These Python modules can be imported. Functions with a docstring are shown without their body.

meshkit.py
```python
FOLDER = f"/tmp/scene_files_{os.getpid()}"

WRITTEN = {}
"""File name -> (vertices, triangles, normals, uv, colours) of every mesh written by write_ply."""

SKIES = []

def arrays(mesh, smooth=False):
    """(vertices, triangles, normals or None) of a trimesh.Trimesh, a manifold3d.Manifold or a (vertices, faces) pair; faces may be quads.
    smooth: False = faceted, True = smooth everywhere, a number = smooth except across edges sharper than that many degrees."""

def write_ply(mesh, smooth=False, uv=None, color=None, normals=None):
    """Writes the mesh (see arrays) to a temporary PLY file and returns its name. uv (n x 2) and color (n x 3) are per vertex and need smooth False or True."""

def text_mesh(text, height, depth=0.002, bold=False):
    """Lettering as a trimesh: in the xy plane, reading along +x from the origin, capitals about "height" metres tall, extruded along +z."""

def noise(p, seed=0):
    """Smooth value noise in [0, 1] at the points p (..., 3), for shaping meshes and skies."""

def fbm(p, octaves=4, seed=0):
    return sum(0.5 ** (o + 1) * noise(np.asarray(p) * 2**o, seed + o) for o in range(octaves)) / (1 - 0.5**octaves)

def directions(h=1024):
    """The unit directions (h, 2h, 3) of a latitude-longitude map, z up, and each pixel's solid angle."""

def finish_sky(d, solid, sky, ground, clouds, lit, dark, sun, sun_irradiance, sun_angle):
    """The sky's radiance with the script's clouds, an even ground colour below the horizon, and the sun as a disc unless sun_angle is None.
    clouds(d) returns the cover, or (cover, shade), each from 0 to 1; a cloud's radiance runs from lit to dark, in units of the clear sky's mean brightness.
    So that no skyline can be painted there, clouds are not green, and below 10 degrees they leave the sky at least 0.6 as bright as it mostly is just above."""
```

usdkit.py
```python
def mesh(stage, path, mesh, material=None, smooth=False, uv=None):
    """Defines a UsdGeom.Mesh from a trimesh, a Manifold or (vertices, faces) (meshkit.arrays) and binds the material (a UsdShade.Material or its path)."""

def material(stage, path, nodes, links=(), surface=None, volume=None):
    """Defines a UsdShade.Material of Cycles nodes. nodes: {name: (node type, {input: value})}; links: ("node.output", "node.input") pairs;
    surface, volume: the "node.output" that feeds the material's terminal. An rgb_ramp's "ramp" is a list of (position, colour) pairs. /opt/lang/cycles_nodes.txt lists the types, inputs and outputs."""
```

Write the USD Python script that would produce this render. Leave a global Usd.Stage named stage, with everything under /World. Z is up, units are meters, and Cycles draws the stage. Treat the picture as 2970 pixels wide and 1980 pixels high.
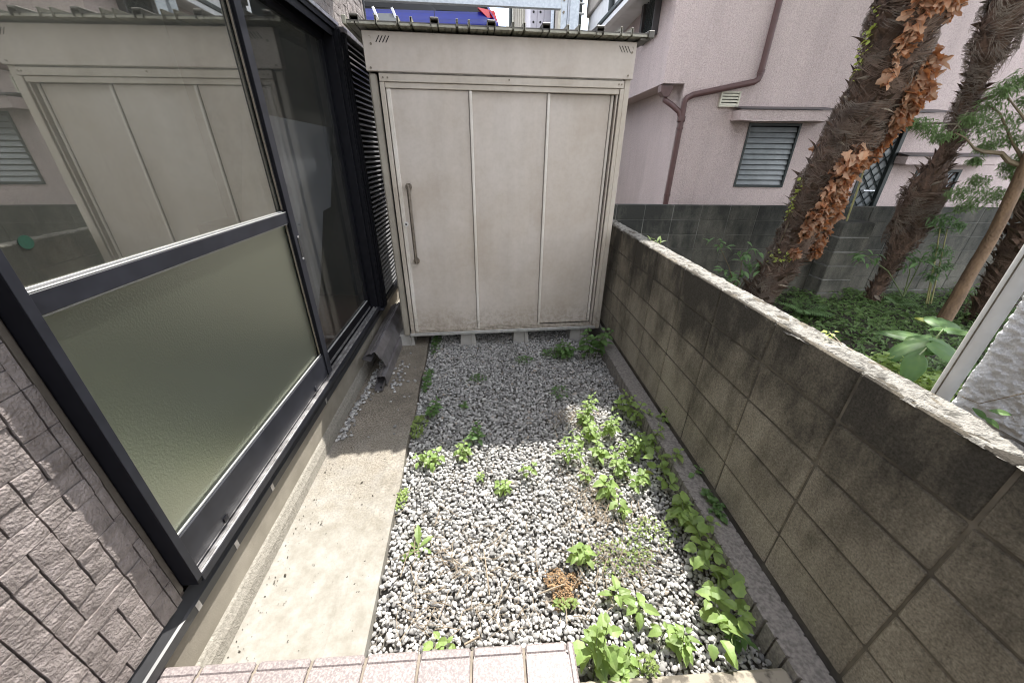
import math, random
import numpy as np
import trimesh
import manifold3d as m3
import usdkit, meshkit
from pxr import Usd, UsdGeom, UsdLux, UsdShade, Sdf, Gf, Vt

stage = Usd.Stage.CreateInMemory()
UsdGeom.SetStageUpAxis(stage, UsdGeom.Tokens.z)
UsdGeom.SetStageMetersPerUnit(stage, 1.0)
UsdGeom.Xform.Define(stage, '/World')
UsdGeom.Scope.Define(stage, '/World/Looks')

# ------------------------------------------------------------------ camera
CAM = np.array([0.0, 0.0, 1.75])
RC = np.array([[0.9982587, -0.0582780, 0.0091204],      # right
               [-0.0185528, -0.4569671, -0.8892901],    # down
               [0.0559937, 0.8875724, -0.4572527]])     # forward
FPX = 1072.8                                            # focal length in pixels of a 2970 wide picture
cam = UsdGeom.Camera.Define(stage, '/World/camera')
cm = np.eye(4)
cm[0, :3], cm[1, :3], cm[2, :3], cm[3, :3] = RC[0], -RC[1], -RC[2], CAM
cam.AddTransformOp().Set(Gf.Matrix4d(*cm.ravel().tolist()))
cam.CreateHorizontalApertureAttr(36.0)
cam.CreateVerticalApertureAttr(36.0 * 682 / 1024)
cam.CreateFocalLengthAttr(FPX / 2970 * 36)
cam.CreateClippingRangeAttr(Gf.Vec2f(0.02, 500))
cam.CreateExposureAttr(EXPOSURE := 1.33)

# ------------------------------------------------------------------ sky and sun
SUN = np.array([0.265, 0.57, 1.0]); SUN /= np.linalg.norm(SUN)
SUN_EL, SUN_ROT = math.asin(SUN[2]), math.atan2(SUN[0], SUN[1])
usdkit.material(stage, '/World/Looks/sky_look', {
    'tc': ('texture_coordinate', {}),
    'sky': ('sky_texture', {'sky_type': 'single_scattering', 'sun_disc': False, 'sun_elevation': SUN_EL, 'sun_rotation': SUN_ROT, 'altitude': 50.0, 'air_density': 1.0, 'aerosol_density': 1.6, 'ozone_density': 1.0}),
    'nz': ('noise_texture', {'scale': 2.6, 'detail': 7.0, 'roughness': 0.62, 'distortion': 0.4}),
    'rp': ('rgb_ramp', {'ramp': [(0.0, (0, 0, 0)), (0.40, (0.15, 0.15, 0.15)), (0.60, (0.85, 0.85, 0.85)), (1.0, (1, 1, 1))]}),
    'mx': ('mix_color', {'b': (9.0, 9.1, 9.3)}),
    'bg': ('background_shader', {'strength': 0.15})},
    [('tc.generated', 'nz.vector'), ('nz.fac', 'rp.fac'), ('sky.color', 'mx.a'), ('rp.color', 'mx.fac'), ('mx.result', 'bg.color')], surface='bg.background')
dome = UsdLux.DomeLight.Define(stage, '/World/sky')
UsdShade.MaterialBindingAPI.Apply(dome.GetPrim()).Bind(UsdShade.Material.Get(stage, '/World/Looks/sky_look'))
sun = UsdLux.DistantLight.Define(stage, '/World/sun')
sun.CreateIntensityAttr(1.2); sun.CreateAngleAttr(0.53); sun.CreateColorAttr(Gf.Vec3f(1.0, 0.965, 0.91)); sun.CreateNormalizeAttr(True)
zx = SUN; xx = np.cross([0, 0, 1.0], zx); xx /= np.linalg.norm(xx); yx = np.cross(zx, xx)
sm = np.eye(4); sm[0, :3], sm[1, :3], sm[2, :3] = xx, yx, zx
sun.AddTransformOp().Set(Gf.Matrix4d(*sm.ravel().tolist()))

# ------------------------------------------------------------------ helpers
rng = np.random.default_rng(11)
rnd = random.Random(5)
def ray(p):
    return RC.T @ np.array([(p[0] - 1485) / FPX, (p[1] - 990) / FPX, 1.0])
def at_z(p, z):
    d = ray(p); return CAM + d * (z - CAM[2]) / d[2]
def at_x(p, x):
    d = ray(p); return CAM + d * x / d[0]
def at_y(p, y):
    d = ray(p); return CAM + d * y / d[1]
def at_plane(p, p0, n):
    d = ray(p); return CAM + d * (np.dot(np.subtract(p0, CAM), n) / np.dot(d, n))

used = {}
BASE = {}
def numbered(parent, name):
    k = used.get((parent, name), 0); used[(parent, name)] = k + 1
    return name if k == 0 else f'{name}_{k:03d}'
def tag(prim, label=None, cat=None, group=None, kind=None):
    prim = prim.GetPrim() if hasattr(prim, 'GetPrim') else prim
    for k, v in (('label', label), ('category', cat), ('group', group), ('kind', kind)):
        if v: prim.SetCustomDataByKey(k, v)
    return prim
def thing(name, label, cat, base, group=None):
    path = '/World/' + numbered('/World', name)
    x = UsdGeom.Xform.Define(stage, path); x.AddTranslateOp().Set(Gf.Vec3d(*map(float, base)))
    BASE[path] = np.array(base, float)
    tag(x, label, cat, group)
    return path
def obj(name, mesh, mat, parent='/World', smooth=False, label=None, cat=None, group=None, kind=None, local=False):
    path = parent + '/' + numbered(parent, name)
    v, f, n = meshkit.arrays(mesh, smooth)
    b = BASE.get(parent)
    if b is not None and not local: v = v - b
    BASE[path] = b if b is not None else np.zeros(3)
    m = UsdGeom.Mesh.Define(stage, path)
    m.CreatePointsAttr(Vt.Vec3fArray.FromNumpy(np.ascontiguousarray(v, np.float32)))
    m.CreateFaceVertexCountsAttr(Vt.IntArray.FromNumpy(np.full(len(f), 3, np.int32)))
    m.CreateFaceVertexIndicesAttr(Vt.IntArray.FromNumpy(np.ascontiguousarray(f, np.int32).ravel()))
    m.CreateSubdivisionSchemeAttr('none')
    if n is not None:
        m.CreateNormalsAttr(Vt.Vec3fArray.FromNumpy(np.ascontiguousarray(n, np.float32))); m.SetNormalsInterpolation('vertex')
    UsdShade.MaterialBindingAPI.Apply(m.GetPrim()).Bind(LOOK[mat])
    tag(m, label, cat, group, kind)
    return path

def cat_mesh(parts):
    vs, fs, o = [], [], 0
    for v, f in parts:
        v, f = np.asarray(v, float), np.asarray(f, int)
        if f.shape[1] == 4: f = np.vstack([f[:, [0, 1, 2]], f[:, [0, 2, 3]]])
        vs.append(v); fs.append(f + o); o += len(v)
    return np.vstack(vs), np.vstack(fs)
def vf(m): return np.array(m.vertices), np.array(m.faces)
def box(x0, x1, y0, y1, z0, z1):
    x0, x1 = sorted((x0, x1)); y0, y1 = sorted((y0, y1)); z0, z1 = sorted((z0, z1))
    v = np.array([[x, y, z] for x in (x0, x1) for y in (y0, y1) for z in (z0, z1)], float)
    f = np.array([[0, 1, 3, 2], [4, 6, 7, 5], [0, 4, 5, 1], [2, 3, 7, 6], [0, 2, 6, 4], [1, 5, 7, 3]])
    return v, np.vstack([f[:, [0, 1, 2]], f[:, [0, 2, 3]]])
def cbox(x0, x1, y0, y1, z0, z1, c=0.003):
    """a box with chamfered edges (44 triangles)"""
    x0, x1 = sorted((x0, x1)); y0, y1 = sorted((y0, y1)); z0, z1 = sorted((z0, z1))
    c = min(c, 0.45 * (x1 - x0), 0.45 * (y1 - y0), 0.45 * (z1 - z0))
    P = []
    for x, sx in ((x0, 1), (x1, -1)):
        for y, sy in ((y0, 1), (y1, -1)):
            for z, sz in ((z0, 1), (z1, -1)):
                P += [[x, y + sy * c, z + sz * c], [x + sx * c, y, z + sz * c], [x + sx * c, y + sy * c, z]]
    h = trimesh.convex.convex_hull(np.array(P))
    return vf(h)
def prism(poly, axis, a0, a1):
    """extrudes a closed polygon; axis 0: poly is (y,z), 1: (x,z), 2: (x,y)"""
    import shapely.geometry as sg
    m = trimesh.creation.extrude_polygon(sg.Polygon(poly), a1 - a0, engine='earcut')
    v = np.array(m.vertices); f = np.array(m.faces)
    p, q, h = v[:, 0], v[:, 1], v[:, 2] + a0
    if axis == 0: w = np.stack([h, p, q], 1)
    elif axis == 1: w = np.stack([p, h, q], 1); f = f[:, ::-1]
    else: w = np.stack([p, q, h], 1)
    return w, f
def tube(pts, r, n=8, cap=True):
    """a tube along a polyline, r a number or one radius per point"""
    pts = np.asarray(pts, float); r = np.broadcast_to(r, len(pts))
    t = np.gradient(pts, axis=0); t /= np.linalg.norm(t, axis=1, keepdims=True) + 1e-12
    up = np.array([0, 0, 1.0]) if abs(t[0][2]) < 0.9 else np.array([1.0, 0, 0])
    u = np.cross(t[0], up); u /= np.linalg.norm(u)
    rings = []
    for p, d, rr in zip(pts, t, r):
        u = u - d * np.dot(u, d); u /= np.linalg.norm(u); w = np.cross(d, u)
        a = np.arange(n) / n * 2 * np.pi
        rings.append(p + rr * (np.cos(a)[:, None] * u + np.sin(a)[:, None] * w))
    v = np.vstack(rings); f = []
    for i in range(len(pts) - 1):
        for k in range(n):
            a, b = i * n + k, i * n + (k + 1) % n
            f.append([a, b, b + n, a + n])
    f = np.array(f); f = np.vstack([f[:, [0, 1, 2]], f[:, [0, 2, 3]]])
    if cap:
        c0, c1 = len(v), len(v) + 1
        v = np.vstack([v, pts[0], pts[-1]])
        k = np.arange(n); o = (len(pts) - 1) * n
        f = np.vstack([f, np.stack([np.full(n, c0), (k + 1) % n, k], 1), np.stack([np.full(n, c1), o + k, o + (k + 1) % n], 1)])
    return v, f
def cyl(p0, p1, r, n=16):
    return tube([p0, p1], r, n)
def grid(P):
    """triangles of an (a, b, 3) array of points"""
    a, b = P.shape[:2]
    i = np.arange(a * b).reshape(a, b)
    q = np.stack([i[:-1, :-1], i[1:, :-1], i[1:, 1:], i[:-1, 1:]], -1).reshape(-1, 4)
    return P.reshape(-1, 3), np.vstack([q[:, [0, 1, 2]], q[:, [0, 2, 3]]])
def mapv(m, fn):
    return fn(np.asarray(m[0], float)), m[1]

# ------------------------------------------------------------------ materials
LOOK = {}
def look(name, nodes, links, surface='p.BSDF'):
    LOOK[name] = usdkit.material(stage, f'/World/Looks/{name}', nodes, links, surface=surface)
def plain(name, col, rough=0.5, metal=0.0, var=0.0, spec=0.5, bump=0.0, bscale=200.0, col2=None, nscale=6.0, lo=0.35, hi=0.65, coat=0.0, detail=6.0, warp=None, bdist=0.002, objvar=0.0, diffrough=0.0, rvar=0.0):
    """mottled colour (col to col2 by noise), optional fine bump, optional tone change from object to object"""
    N = {'g': ('geometry', {}), 'p': ('principled_bsdf', {'roughness': rough, 'metallic': metal, 'specular_ior_level': spec, 'coat_weight': coat, 'diffuse_roughness': diffrough})}
    L = []
    src = 'g.position'
    if warp:
        N['mp'] = ('mapping', {'mapping_type': 'point', 'scale': warp}); L.append(('g.position', 'mp.vector')); src = 'mp.vector'
    if col2 is None: col2 = tuple(c * (1 - var) for c in col)
    N['n'] = ('noise_texture', {'scale': nscale, 'detail': detail, 'roughness': 0.6}); L.append((src, 'n.vector'))
    N['r'] = ('rgb_ramp', {'ramp': [(0, col), (lo, col), (hi, col2), (1, col2)]}); L.append(('n.fac', 'r.fac'))
    out = 'r.color'
    if objvar:
        N['oi'] = ('object_info', {})
        N['mr'] = ('map_range', {'from_min': 0.0, 'from_max': 1.0, 'to_min': 1 - objvar, 'to_max': 1 + objvar})
        N['hv'] = ('hsv', {})
        L += [('oi.random', 'mr.value'), ('mr.result', 'hv.value'), (out, 'hv.color')]; out = 'hv.color'
    L.append((out, 'p.base_color'))
    if rvar:
        N['rr'] = ('map_range', {'from_min': 0.3, 'from_max': 0.7, 'to_min': rough - rvar, 'to_max': rough + rvar}); L += [('n.fac', 'rr.value'), ('rr.result', 'p.roughness')]
    if bump:
        N['bn'] = ('noise_texture', {'scale': bscale, 'detail': 3.0}); L.append(('g.position', 'bn.vector'))
        N['b'] = ('bump', {'strength': bump, 'distance': bdist}); L += [('bn.fac', 'b.height'), ('b.normal', 'p.normal')]
    look(name, N, L)
def leafy(name, col, col2, trans=0.35, rough=0.5, objvar=0.25, tcol=None, nscale=30.0):
    tcol = tcol or tuple(min(1, c * 1.7) for c in col)
    look(name, {'g': ('geometry', {}), 'oi': ('object_info', {}),
        'n': ('noise_texture', {'scale': nscale, 'detail': 3.0}), 'ad': ('math', {'math_type': 'add'}), 'ml': ('math', {'math_type': 'multiply', 'value2': 0.9}),
        'r': ('rgb_ramp', {'ramp': [(0.0, col), (0.35, col), (0.75, col2), (1, col2)]}),
        'mr': ('map_range', {'from_min': 0.0, 'from_max': 1.0, 'to_min': 1 - objvar, 'to_max': 1 + objvar}), 'hv': ('hsv', {}),
        'p': ('principled_bsdf', {'roughness': rough, 'specular_ior_level': 0.4}), 't': ('translucent_bsdf', {'color': tcol}),
        'm': ('mix_closure', {'fac': trans})},
        [('g.position', 'n.vector'), ('g.random_per_island', 'ad.value1'), ('n.fac', 'ad.value2'), ('ad.value', 'ml.value1'), ('ml.value', 'r.fac'), ('oi.random', 'mr.value'), ('mr.result', 'hv.value'), ('r.color', 'hv.color'), ('hv.color', 'p.base_color'), ('p.BSDF', 'm.closure1'), ('t.BSDF', 'm.closure2')], surface='m.closure')

# painted steel of the shed: beige, a little dirty low down and chalky
def shed_paint(name, col, dirt):
    look(name, {'g': ('geometry', {}), 'xyz': ('separate_xyz', {}), 'n': ('noise_texture', {'scale': 2.2, 'detail': 7.0, 'roughness': 0.65}), 'n2': ('noise_texture', {'scale': 28.0, 'detail': 6.0, 'roughness': 0.7}),
        'r': ('rgb_ramp', {'ramp': [(0, col), (0.35, col), (0.7, tuple(c * k for c, k in zip(col, (0.84, 0.805, 0.75)))), (1, tuple(c * 0.8 for c in col))]}),
        'mq': ('mapping', {'mapping_type': 'point', 'scale': (5.0, 5.0, 0.6)}), 'ns': ('noise_texture', {'scale': 2.0, 'detail': 6.0, 'roughness': 0.6}), 'ms': ('map_range', {'from_min': 0.35, 'from_max': 0.70, 'to_min': 1.02, 'to_max': 0.935, 'clamp': True}), 'hs': ('hsv', {}),
        'hz': ('map_range', {'from_min': 0.18, 'from_max': 0.42, 'to_min': 0.62, 'to_max': 0.0, 'clamp': True}), 'mm': ('math', {'math_type': 'multiply'}),
        'r2': ('rgb_ramp', {'ramp': [(0, (0, 0, 0)), (0.42, (0, 0, 0)), (0.62, (1, 1, 1)), (1, (1, 1, 1))]}), 'sp': ('math', {'math_type': 'multiply', 'value2': 0.10}), 'ad': ('math', {'math_type': 'add', 'use_clamp': True}),
        'mx': ('mix_color', {'b': dirt}), 'bn': ('noise_texture', {'scale': 260.0, 'detail': 2.0}), 'b': ('bump', {'strength': 0.25, 'distance': 0.0012}),
        'p': ('principled_bsdf', {'roughness': 0.48, 'specular_ior_level': 0.45})},
        [('g.position', 'n.vector'), ('g.position', 'n2.vector'), ('g.position', 'xyz.vector'), ('n.fac', 'r.fac'), ('xyz.z', 'hz.value'), ('hz.result', 'mm.value1'), ('n2.fac', 'r2.fac'), ('r2.color', 'mm.value2'), ('r2.color', 'sp.value1'), ('mm.value', 'ad.value1'), ('sp.value', 'ad.value2'), ('ad.value', 'mx.fac'), ('g.position', 'mq.vector'), ('mq.vector', 'ns.vector'), ('ns.fac', 'ms.value'), ('ms.result', 'hs.value'), ('r.color', 'hs.color'), ('hs.color', 'mx.a'), ('mx.result', 'p.base_color'), ('g.position', 'bn.vector'), ('bn.fac', 'b.height'), ('b.normal', 'p.normal')])
shed_paint('shed_panel', (0.47, 0.42, 0.375), (0.20, 0.17, 0.13))
shed_paint('shed_trim', (0.43, 0.385, 0.33), (0.17, 0.145, 0.11))
shed_paint('shed_stile', (0.60, 0.56, 0.51), (0.24, 0.21, 0.16))
plain('shed_post', (0.28, 0.25, 0.205), 0.5, var=0.25, nscale=4, bump=0.1)
plain('shed_roof', (0.35, 0.335, 0.27), 0.55, col2=(0.235, 0.225, 0.175), nscale=14, bump=0.2, bscale=90)
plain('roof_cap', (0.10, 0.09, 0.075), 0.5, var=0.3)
plain('dark_gap', (0.012, 0.011, 0.010), 0.8)
plain('screw_metal', (0.22, 0.19, 0.15), 0.4, metal=0.7, var=0.4, nscale=80)
plain('steel_handle', (0.23, 0.195, 0.16), 0.33, metal=0.75, var=0.35, nscale=30)
plain('steel_bright', (0.72, 0.72, 0.72), 0.3, metal=0.9, var=0.15, nscale=60)
plain('base_rail', (0.52, 0.51, 0.48), 0.35, metal=0.55, var=0.3, nscale=20)
plain('black_frame', (0.0055, 0.0055, 0.0075), 0.5, var=0.3, nscale=25, spec=0.12, bump=0.05, bscale=500)
plain('frame_face', (0.020, 0.021, 0.027), 0.42, var=0.35, nscale=12, spec=0.25, bump=0.03, bscale=300)
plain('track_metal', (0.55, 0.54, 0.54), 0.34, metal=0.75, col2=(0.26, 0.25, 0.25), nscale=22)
plain('bead_white', (0.36, 0.36, 0.35), 0.4, var=0.2, nscale=40)
plain('drip_metal', (0.030, 0.030, 0.032), 0.45, var=0.3, nscale=20)
plain('louver_slat', (0.22, 0.22, 0.225), 0.3, metal=0.35, var=0.2, spec=0.9)
plain('profile_bronze', (0.24, 0.225, 0.228), 0.36, metal=0.45, col2=(0.15, 0.14, 0.142), nscale=9)
plain('stone_tile', (0.275, 0.24, 0.226), 0.62, col2=(0.165, 0.142, 0.132), nscale=17, bump=1.0, bscale=120, bdist=0.008, objvar=0.13, detail=9)
plain('tile_mortar', (0.135, 0.115, 0.108), 0.9, var=0.3, nscale=30, bump=0.3)
plain('caulk', (0.13, 0.112, 0.092), 0.6, var=0.25, nscale=30, bump=0.25, bscale=60)
plain('foundation_render', (0.30, 0.272, 0.222), 0.85, col2=(0.22, 0.198, 0.158), nscale=5, bump=0.35, bscale=180)
plain('foundation_band', (0.30, 0.28, 0.24), 0.9, col2=(0.20, 0.185, 0.155), nscale=70, bump=0.9, bscale=140, bdist=0.004)
plain('step_tile', (0.265, 0.23, 0.22), 0.55, col2=(0.155, 0.13, 0.128), nscale=170, lo=0.40, hi=0.58, detail=3, bump=0.25, bscale=300, objvar=0.05)
plain('step_grout', (0.23, 0.195, 0.155), 0.9, var=0.3, nscale=40, bump=0.3)
plain('kerb_concrete', (0.27, 0.247, 0.225), 0.9, col2=(0.15, 0.137, 0.125), nscale=70, lo=0.38, hi=0.62, bump=0.7, bscale=130, bdist=0.004, detail=9)
plain('landing_concrete', (0.27, 0.24, 0.19), 0.85, col2=(0.09, 0.078, 0.06), nscale=11, lo=0.49, hi=0.58, bump=0.5, bscale=150, detail=8)
plain('block_foot', (0.37, 0.355, 0.33), 0.85, col2=(0.29, 0.275, 0.255), nscale=10, bump=0.4, bscale=140)
plain('wall_cap', (0.27, 0.258, 0.232), 0.95, col2=(0.075, 0.07, 0.06), nscale=34, lo=0.46, hi=0.66, bump=1.0, bscale=120, bdist=0.012, detail=9)
plain('soil', (0.035, 0.029, 0.021), 0.95, col2=(0.06, 0.05, 0.037), nscale=30, bump=0.6, bscale=60, bdist=0.01)
plain('gravel_bed', (0.15, 0.137, 0.117), 0.95, col2=(0.08, 0.072, 0.06), nscale=60, bump=0.8, bscale=80, bdist=0.01)
plain('grit', (0.36, 0.23, 0.12), 0.9, col2=(0.15, 0.095, 0.05), nscale=90, objvar=0.3)
plain('straw', (0.36, 0.30, 0.22), 0.8, col2=(0.17, 0.13, 0.09), nscale=60)
plain('galvanised', (0.52, 0.56, 0.60), 0.42, metal=0.45, col2=(0.40, 0.44, 0.49), nscale=35, bump=0.1, bscale=120, detail=3)
plain('pvc_white', (0.66, 0.655, 0.63), 0.35, col2=(0.54, 0.53, 0.50), nscale=5)
plain('pipe_brown', (0.085, 0.040, 0.036), 0.42, var=0.25, nscale=10)
plain('canopy_metal', (0.055, 0.047, 0.047), 0.5, var=0.25)
plain('vent_cream', (0.60, 0.57, 0.46), 0.5, var=0.2, nscale=20)
plain('window_dark', (0.018, 0.024, 0.023), 0.35, var=0.2)
plain('car_blue', (0.003, 0.010, 0.16), 0.3, coat=0.15, spec=0.5, var=0.05)
plain('tail_red', (0.62, 0.012, 0.016), 0.15, coat=1.0, var=0.3, nscale=50)
plain('car_black', (0.015, 0.015, 0.016), 0.5, var=0.2)
plain('car_chrome', (0.8, 0.8, 0.8), 0.15, metal=0.9)
plain('deck_concrete', (0.33, 0.32, 0.30), 0.9, var=0.3, bump=0.3)
plain('paint_white', (0.72, 0.72, 0.72), 0.55, col2=(0.60, 0.60, 0.59), nscale=3)
plain('siding_cream', (0.62, 0.58, 0.47), 0.55, var=0.15, nscale=5)
plain('siding_grey', (0.46, 0.43, 0.45), 0.6, var=0.15, nscale=5)
plain('eave_beige', (0.45, 0.41, 0.36), 0.6, var=0.15, nscale=5)
plain('room_wall', (0.30, 0.29, 0.30), 0.8, var=0.1)
plain('room_curtain', (0.52, 0.51, 0.54), 0.85, var=0.12, warp=(30, 30, 1), nscale=1)
plain('room_floor', (0.10, 0.055, 0.042), 0.35, col2=(0.07, 0.038, 0.03), nscale=4, warp=(1, 12, 1))
plain('room_dark', (0.03, 0.03, 0.032), 0.8, var=0.2)
plain('seal_green', (0.006, 0.042, 0.024), 0.5, var=0.5, nscale=160)
look('plaster_pink', {'g': ('geometry', {}), 'n': ('noise_texture', {'scale': 70.0, 'detail': 6.0, 'roughness': 0.65}), 'r': ('rgb_ramp', {'ramp': [(0, (0.62, 0.515, 0.49)), (0.42, (0.60, 0.495, 0.47)), (0.66, (0.44, 0.355, 0.33)), (1, (0.40, 0.32, 0.30))]}),
    'mp': ('mapping', {'mapping_type': 'point', 'scale': (3.0, 3.0, 0.35)}), 'st': ('noise_texture', {'scale': 1.5, 'detail': 7.0, 'roughness': 0.65}), 'lg': ('noise_texture', {'scale': 0.7, 'detail': 5.0}),
    'm1': ('map_range', {'from_min': 0.45, 'from_max': 0.75, 'to_min': 1.0, 'to_max': 0.86, 'clamp': True}), 'm2': ('map_range', {'from_min': 0.3, 'from_max': 0.7, 'to_min': 1.06, 'to_max': 0.9}), 'mm': ('math', {'math_type': 'multiply'}), 'hv': ('hsv', {}),
    'bn': ('noise_texture', {'scale': 95.0, 'detail': 3.0}), 'b': ('bump', {'strength': 1.0, 'distance': 0.016}), 'p': ('principled_bsdf', {'roughness': 0.9, 'specular_ior_level': 0.3})},
    [('g.position', 'n.vector'), ('n.fac', 'r.fac'), ('g.position', 'mp.vector'), ('mp.vector', 'st.vector'), ('g.position', 'lg.vector'), ('st.fac', 'm1.value'), ('lg.fac', 'm2.value'), ('m1.result', 'mm.value1'), ('m2.result', 'mm.value2'), ('mm.value', 'hv.value'), ('r.color', 'hv.color'), ('hv.color', 'p.base_color'), ('g.position', 'bn.vector'), ('bn.fac', 'b.height'), ('b.normal', 'p.normal')])
plain('plaster_white', (0.66, 0.66, 0.67), 0.85, var=0.12, nscale=3, bump=0.8, bscale=140, bdist=0.006)
plain('bark_brown', (0.20, 0.125, 0.07), 0.85, col2=(0.12, 0.075, 0.045), nscale=14, bump=0.9, bscale=45, bdist=0.012, warp=(1, 1, 0.35), detail=8)
plain('palm_bark', (0.15, 0.092, 0.062), 0.9, col2=(0.055, 0.034, 0.024), nscale=18, bump=1.0, bscale=50, bdist=0.02, warp=(1, 1, 0.5))
plain('palm_fibre', (0.21, 0.145, 0.105), 0.8, col2=(0.08, 0.052, 0.037), nscale=5)
plain('palm_fibre_grey', (0.23, 0.19, 0.15), 0.8, col2=(0.12, 0.09, 0.07), nscale=5)
plain('stem_green', (0.13, 0.17, 0.06), 0.6, var=0.3)
plain('stem_brown', (0.16, 0.12, 0.07), 0.7, var=0.3)
plain('bamboo_stem', (0.32, 0.30, 0.13), 0.5, var=0.4, nscale=8)
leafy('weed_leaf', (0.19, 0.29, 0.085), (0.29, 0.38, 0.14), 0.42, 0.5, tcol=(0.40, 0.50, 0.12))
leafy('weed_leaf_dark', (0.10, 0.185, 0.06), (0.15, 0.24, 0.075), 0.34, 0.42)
leafy('weed_leaf_small', (0.19, 0.26, 0.075), (0.24, 0.29, 0.09), 0.36, 0.55)
leafy('dead_leaf', (0.50, 0.33, 0.21), (0.28, 0.125, 0.065), 0.34, 0.6, objvar=0.5, tcol=(0.6, 0.2, 0.06), nscale=12)
leafy('shade_leaf', (0.12, 0.205, 0.08), (0.18, 0.28, 0.11), 0.3, 0.5)
leafy('feather_leaf', (0.13, 0.20, 0.075), (0.19, 0.265, 0.105), 0.35, 0.5)
leafy('big_leaf', (0.105, 0.20, 0.07), (0.16, 0.27, 0.07), 0.4, 0.5)
leafy('yellow_leaf', (0.36, 0.40, 0.08), (0.22, 0.30, 0.07), 0.4, 0.5)
leafy('ground_leaf', (0.12, 0.20, 0.065), (0.22, 0.31, 0.10), 0.3, 0.55)
# pebbles: each its own grey
look('pebble', {'oi': ('object_info', {}), 'tc': ('texture_coordinate', {}), 'n': ('noise_texture', {'scale': 130.0, 'detail': 5.0, 'roughness': 0.7}),
    'r': ('rgb_ramp', {'ramp': [(0, (0.14, 0.136, 0.13)), (0.15, (0.235, 0.23, 0.22)), (0.45, (0.37, 0.362, 0.347)), (0.8, (0.46, 0.45, 0.432)), (0.94, (0.57, 0.56, 0.54)), (1, (0.33, 0.275, 0.22))]}),
    'mr': ('map_range', {'from_min': 0.3, 'from_max': 0.7, 'to_min': 0.82, 'to_max': 1.12}), 'hv': ('hsv', {}), 'b': ('bump', {'strength': 0.35, 'distance': 0.002}),
    'p': ('principled_bsdf', {'roughness': 0.8, 'specular_ior_level': 0.3})},
    [('oi.random', 'r.fac'), ('tc.object', 'n.vector'), ('n.fac', 'mr.value'), ('mr.result', 'hv.value'), ('r.color', 'hv.color'), ('hv.color', 'p.base_color'), ('n.fac', 'b.height'), ('b.normal', 'p.normal')])
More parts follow.
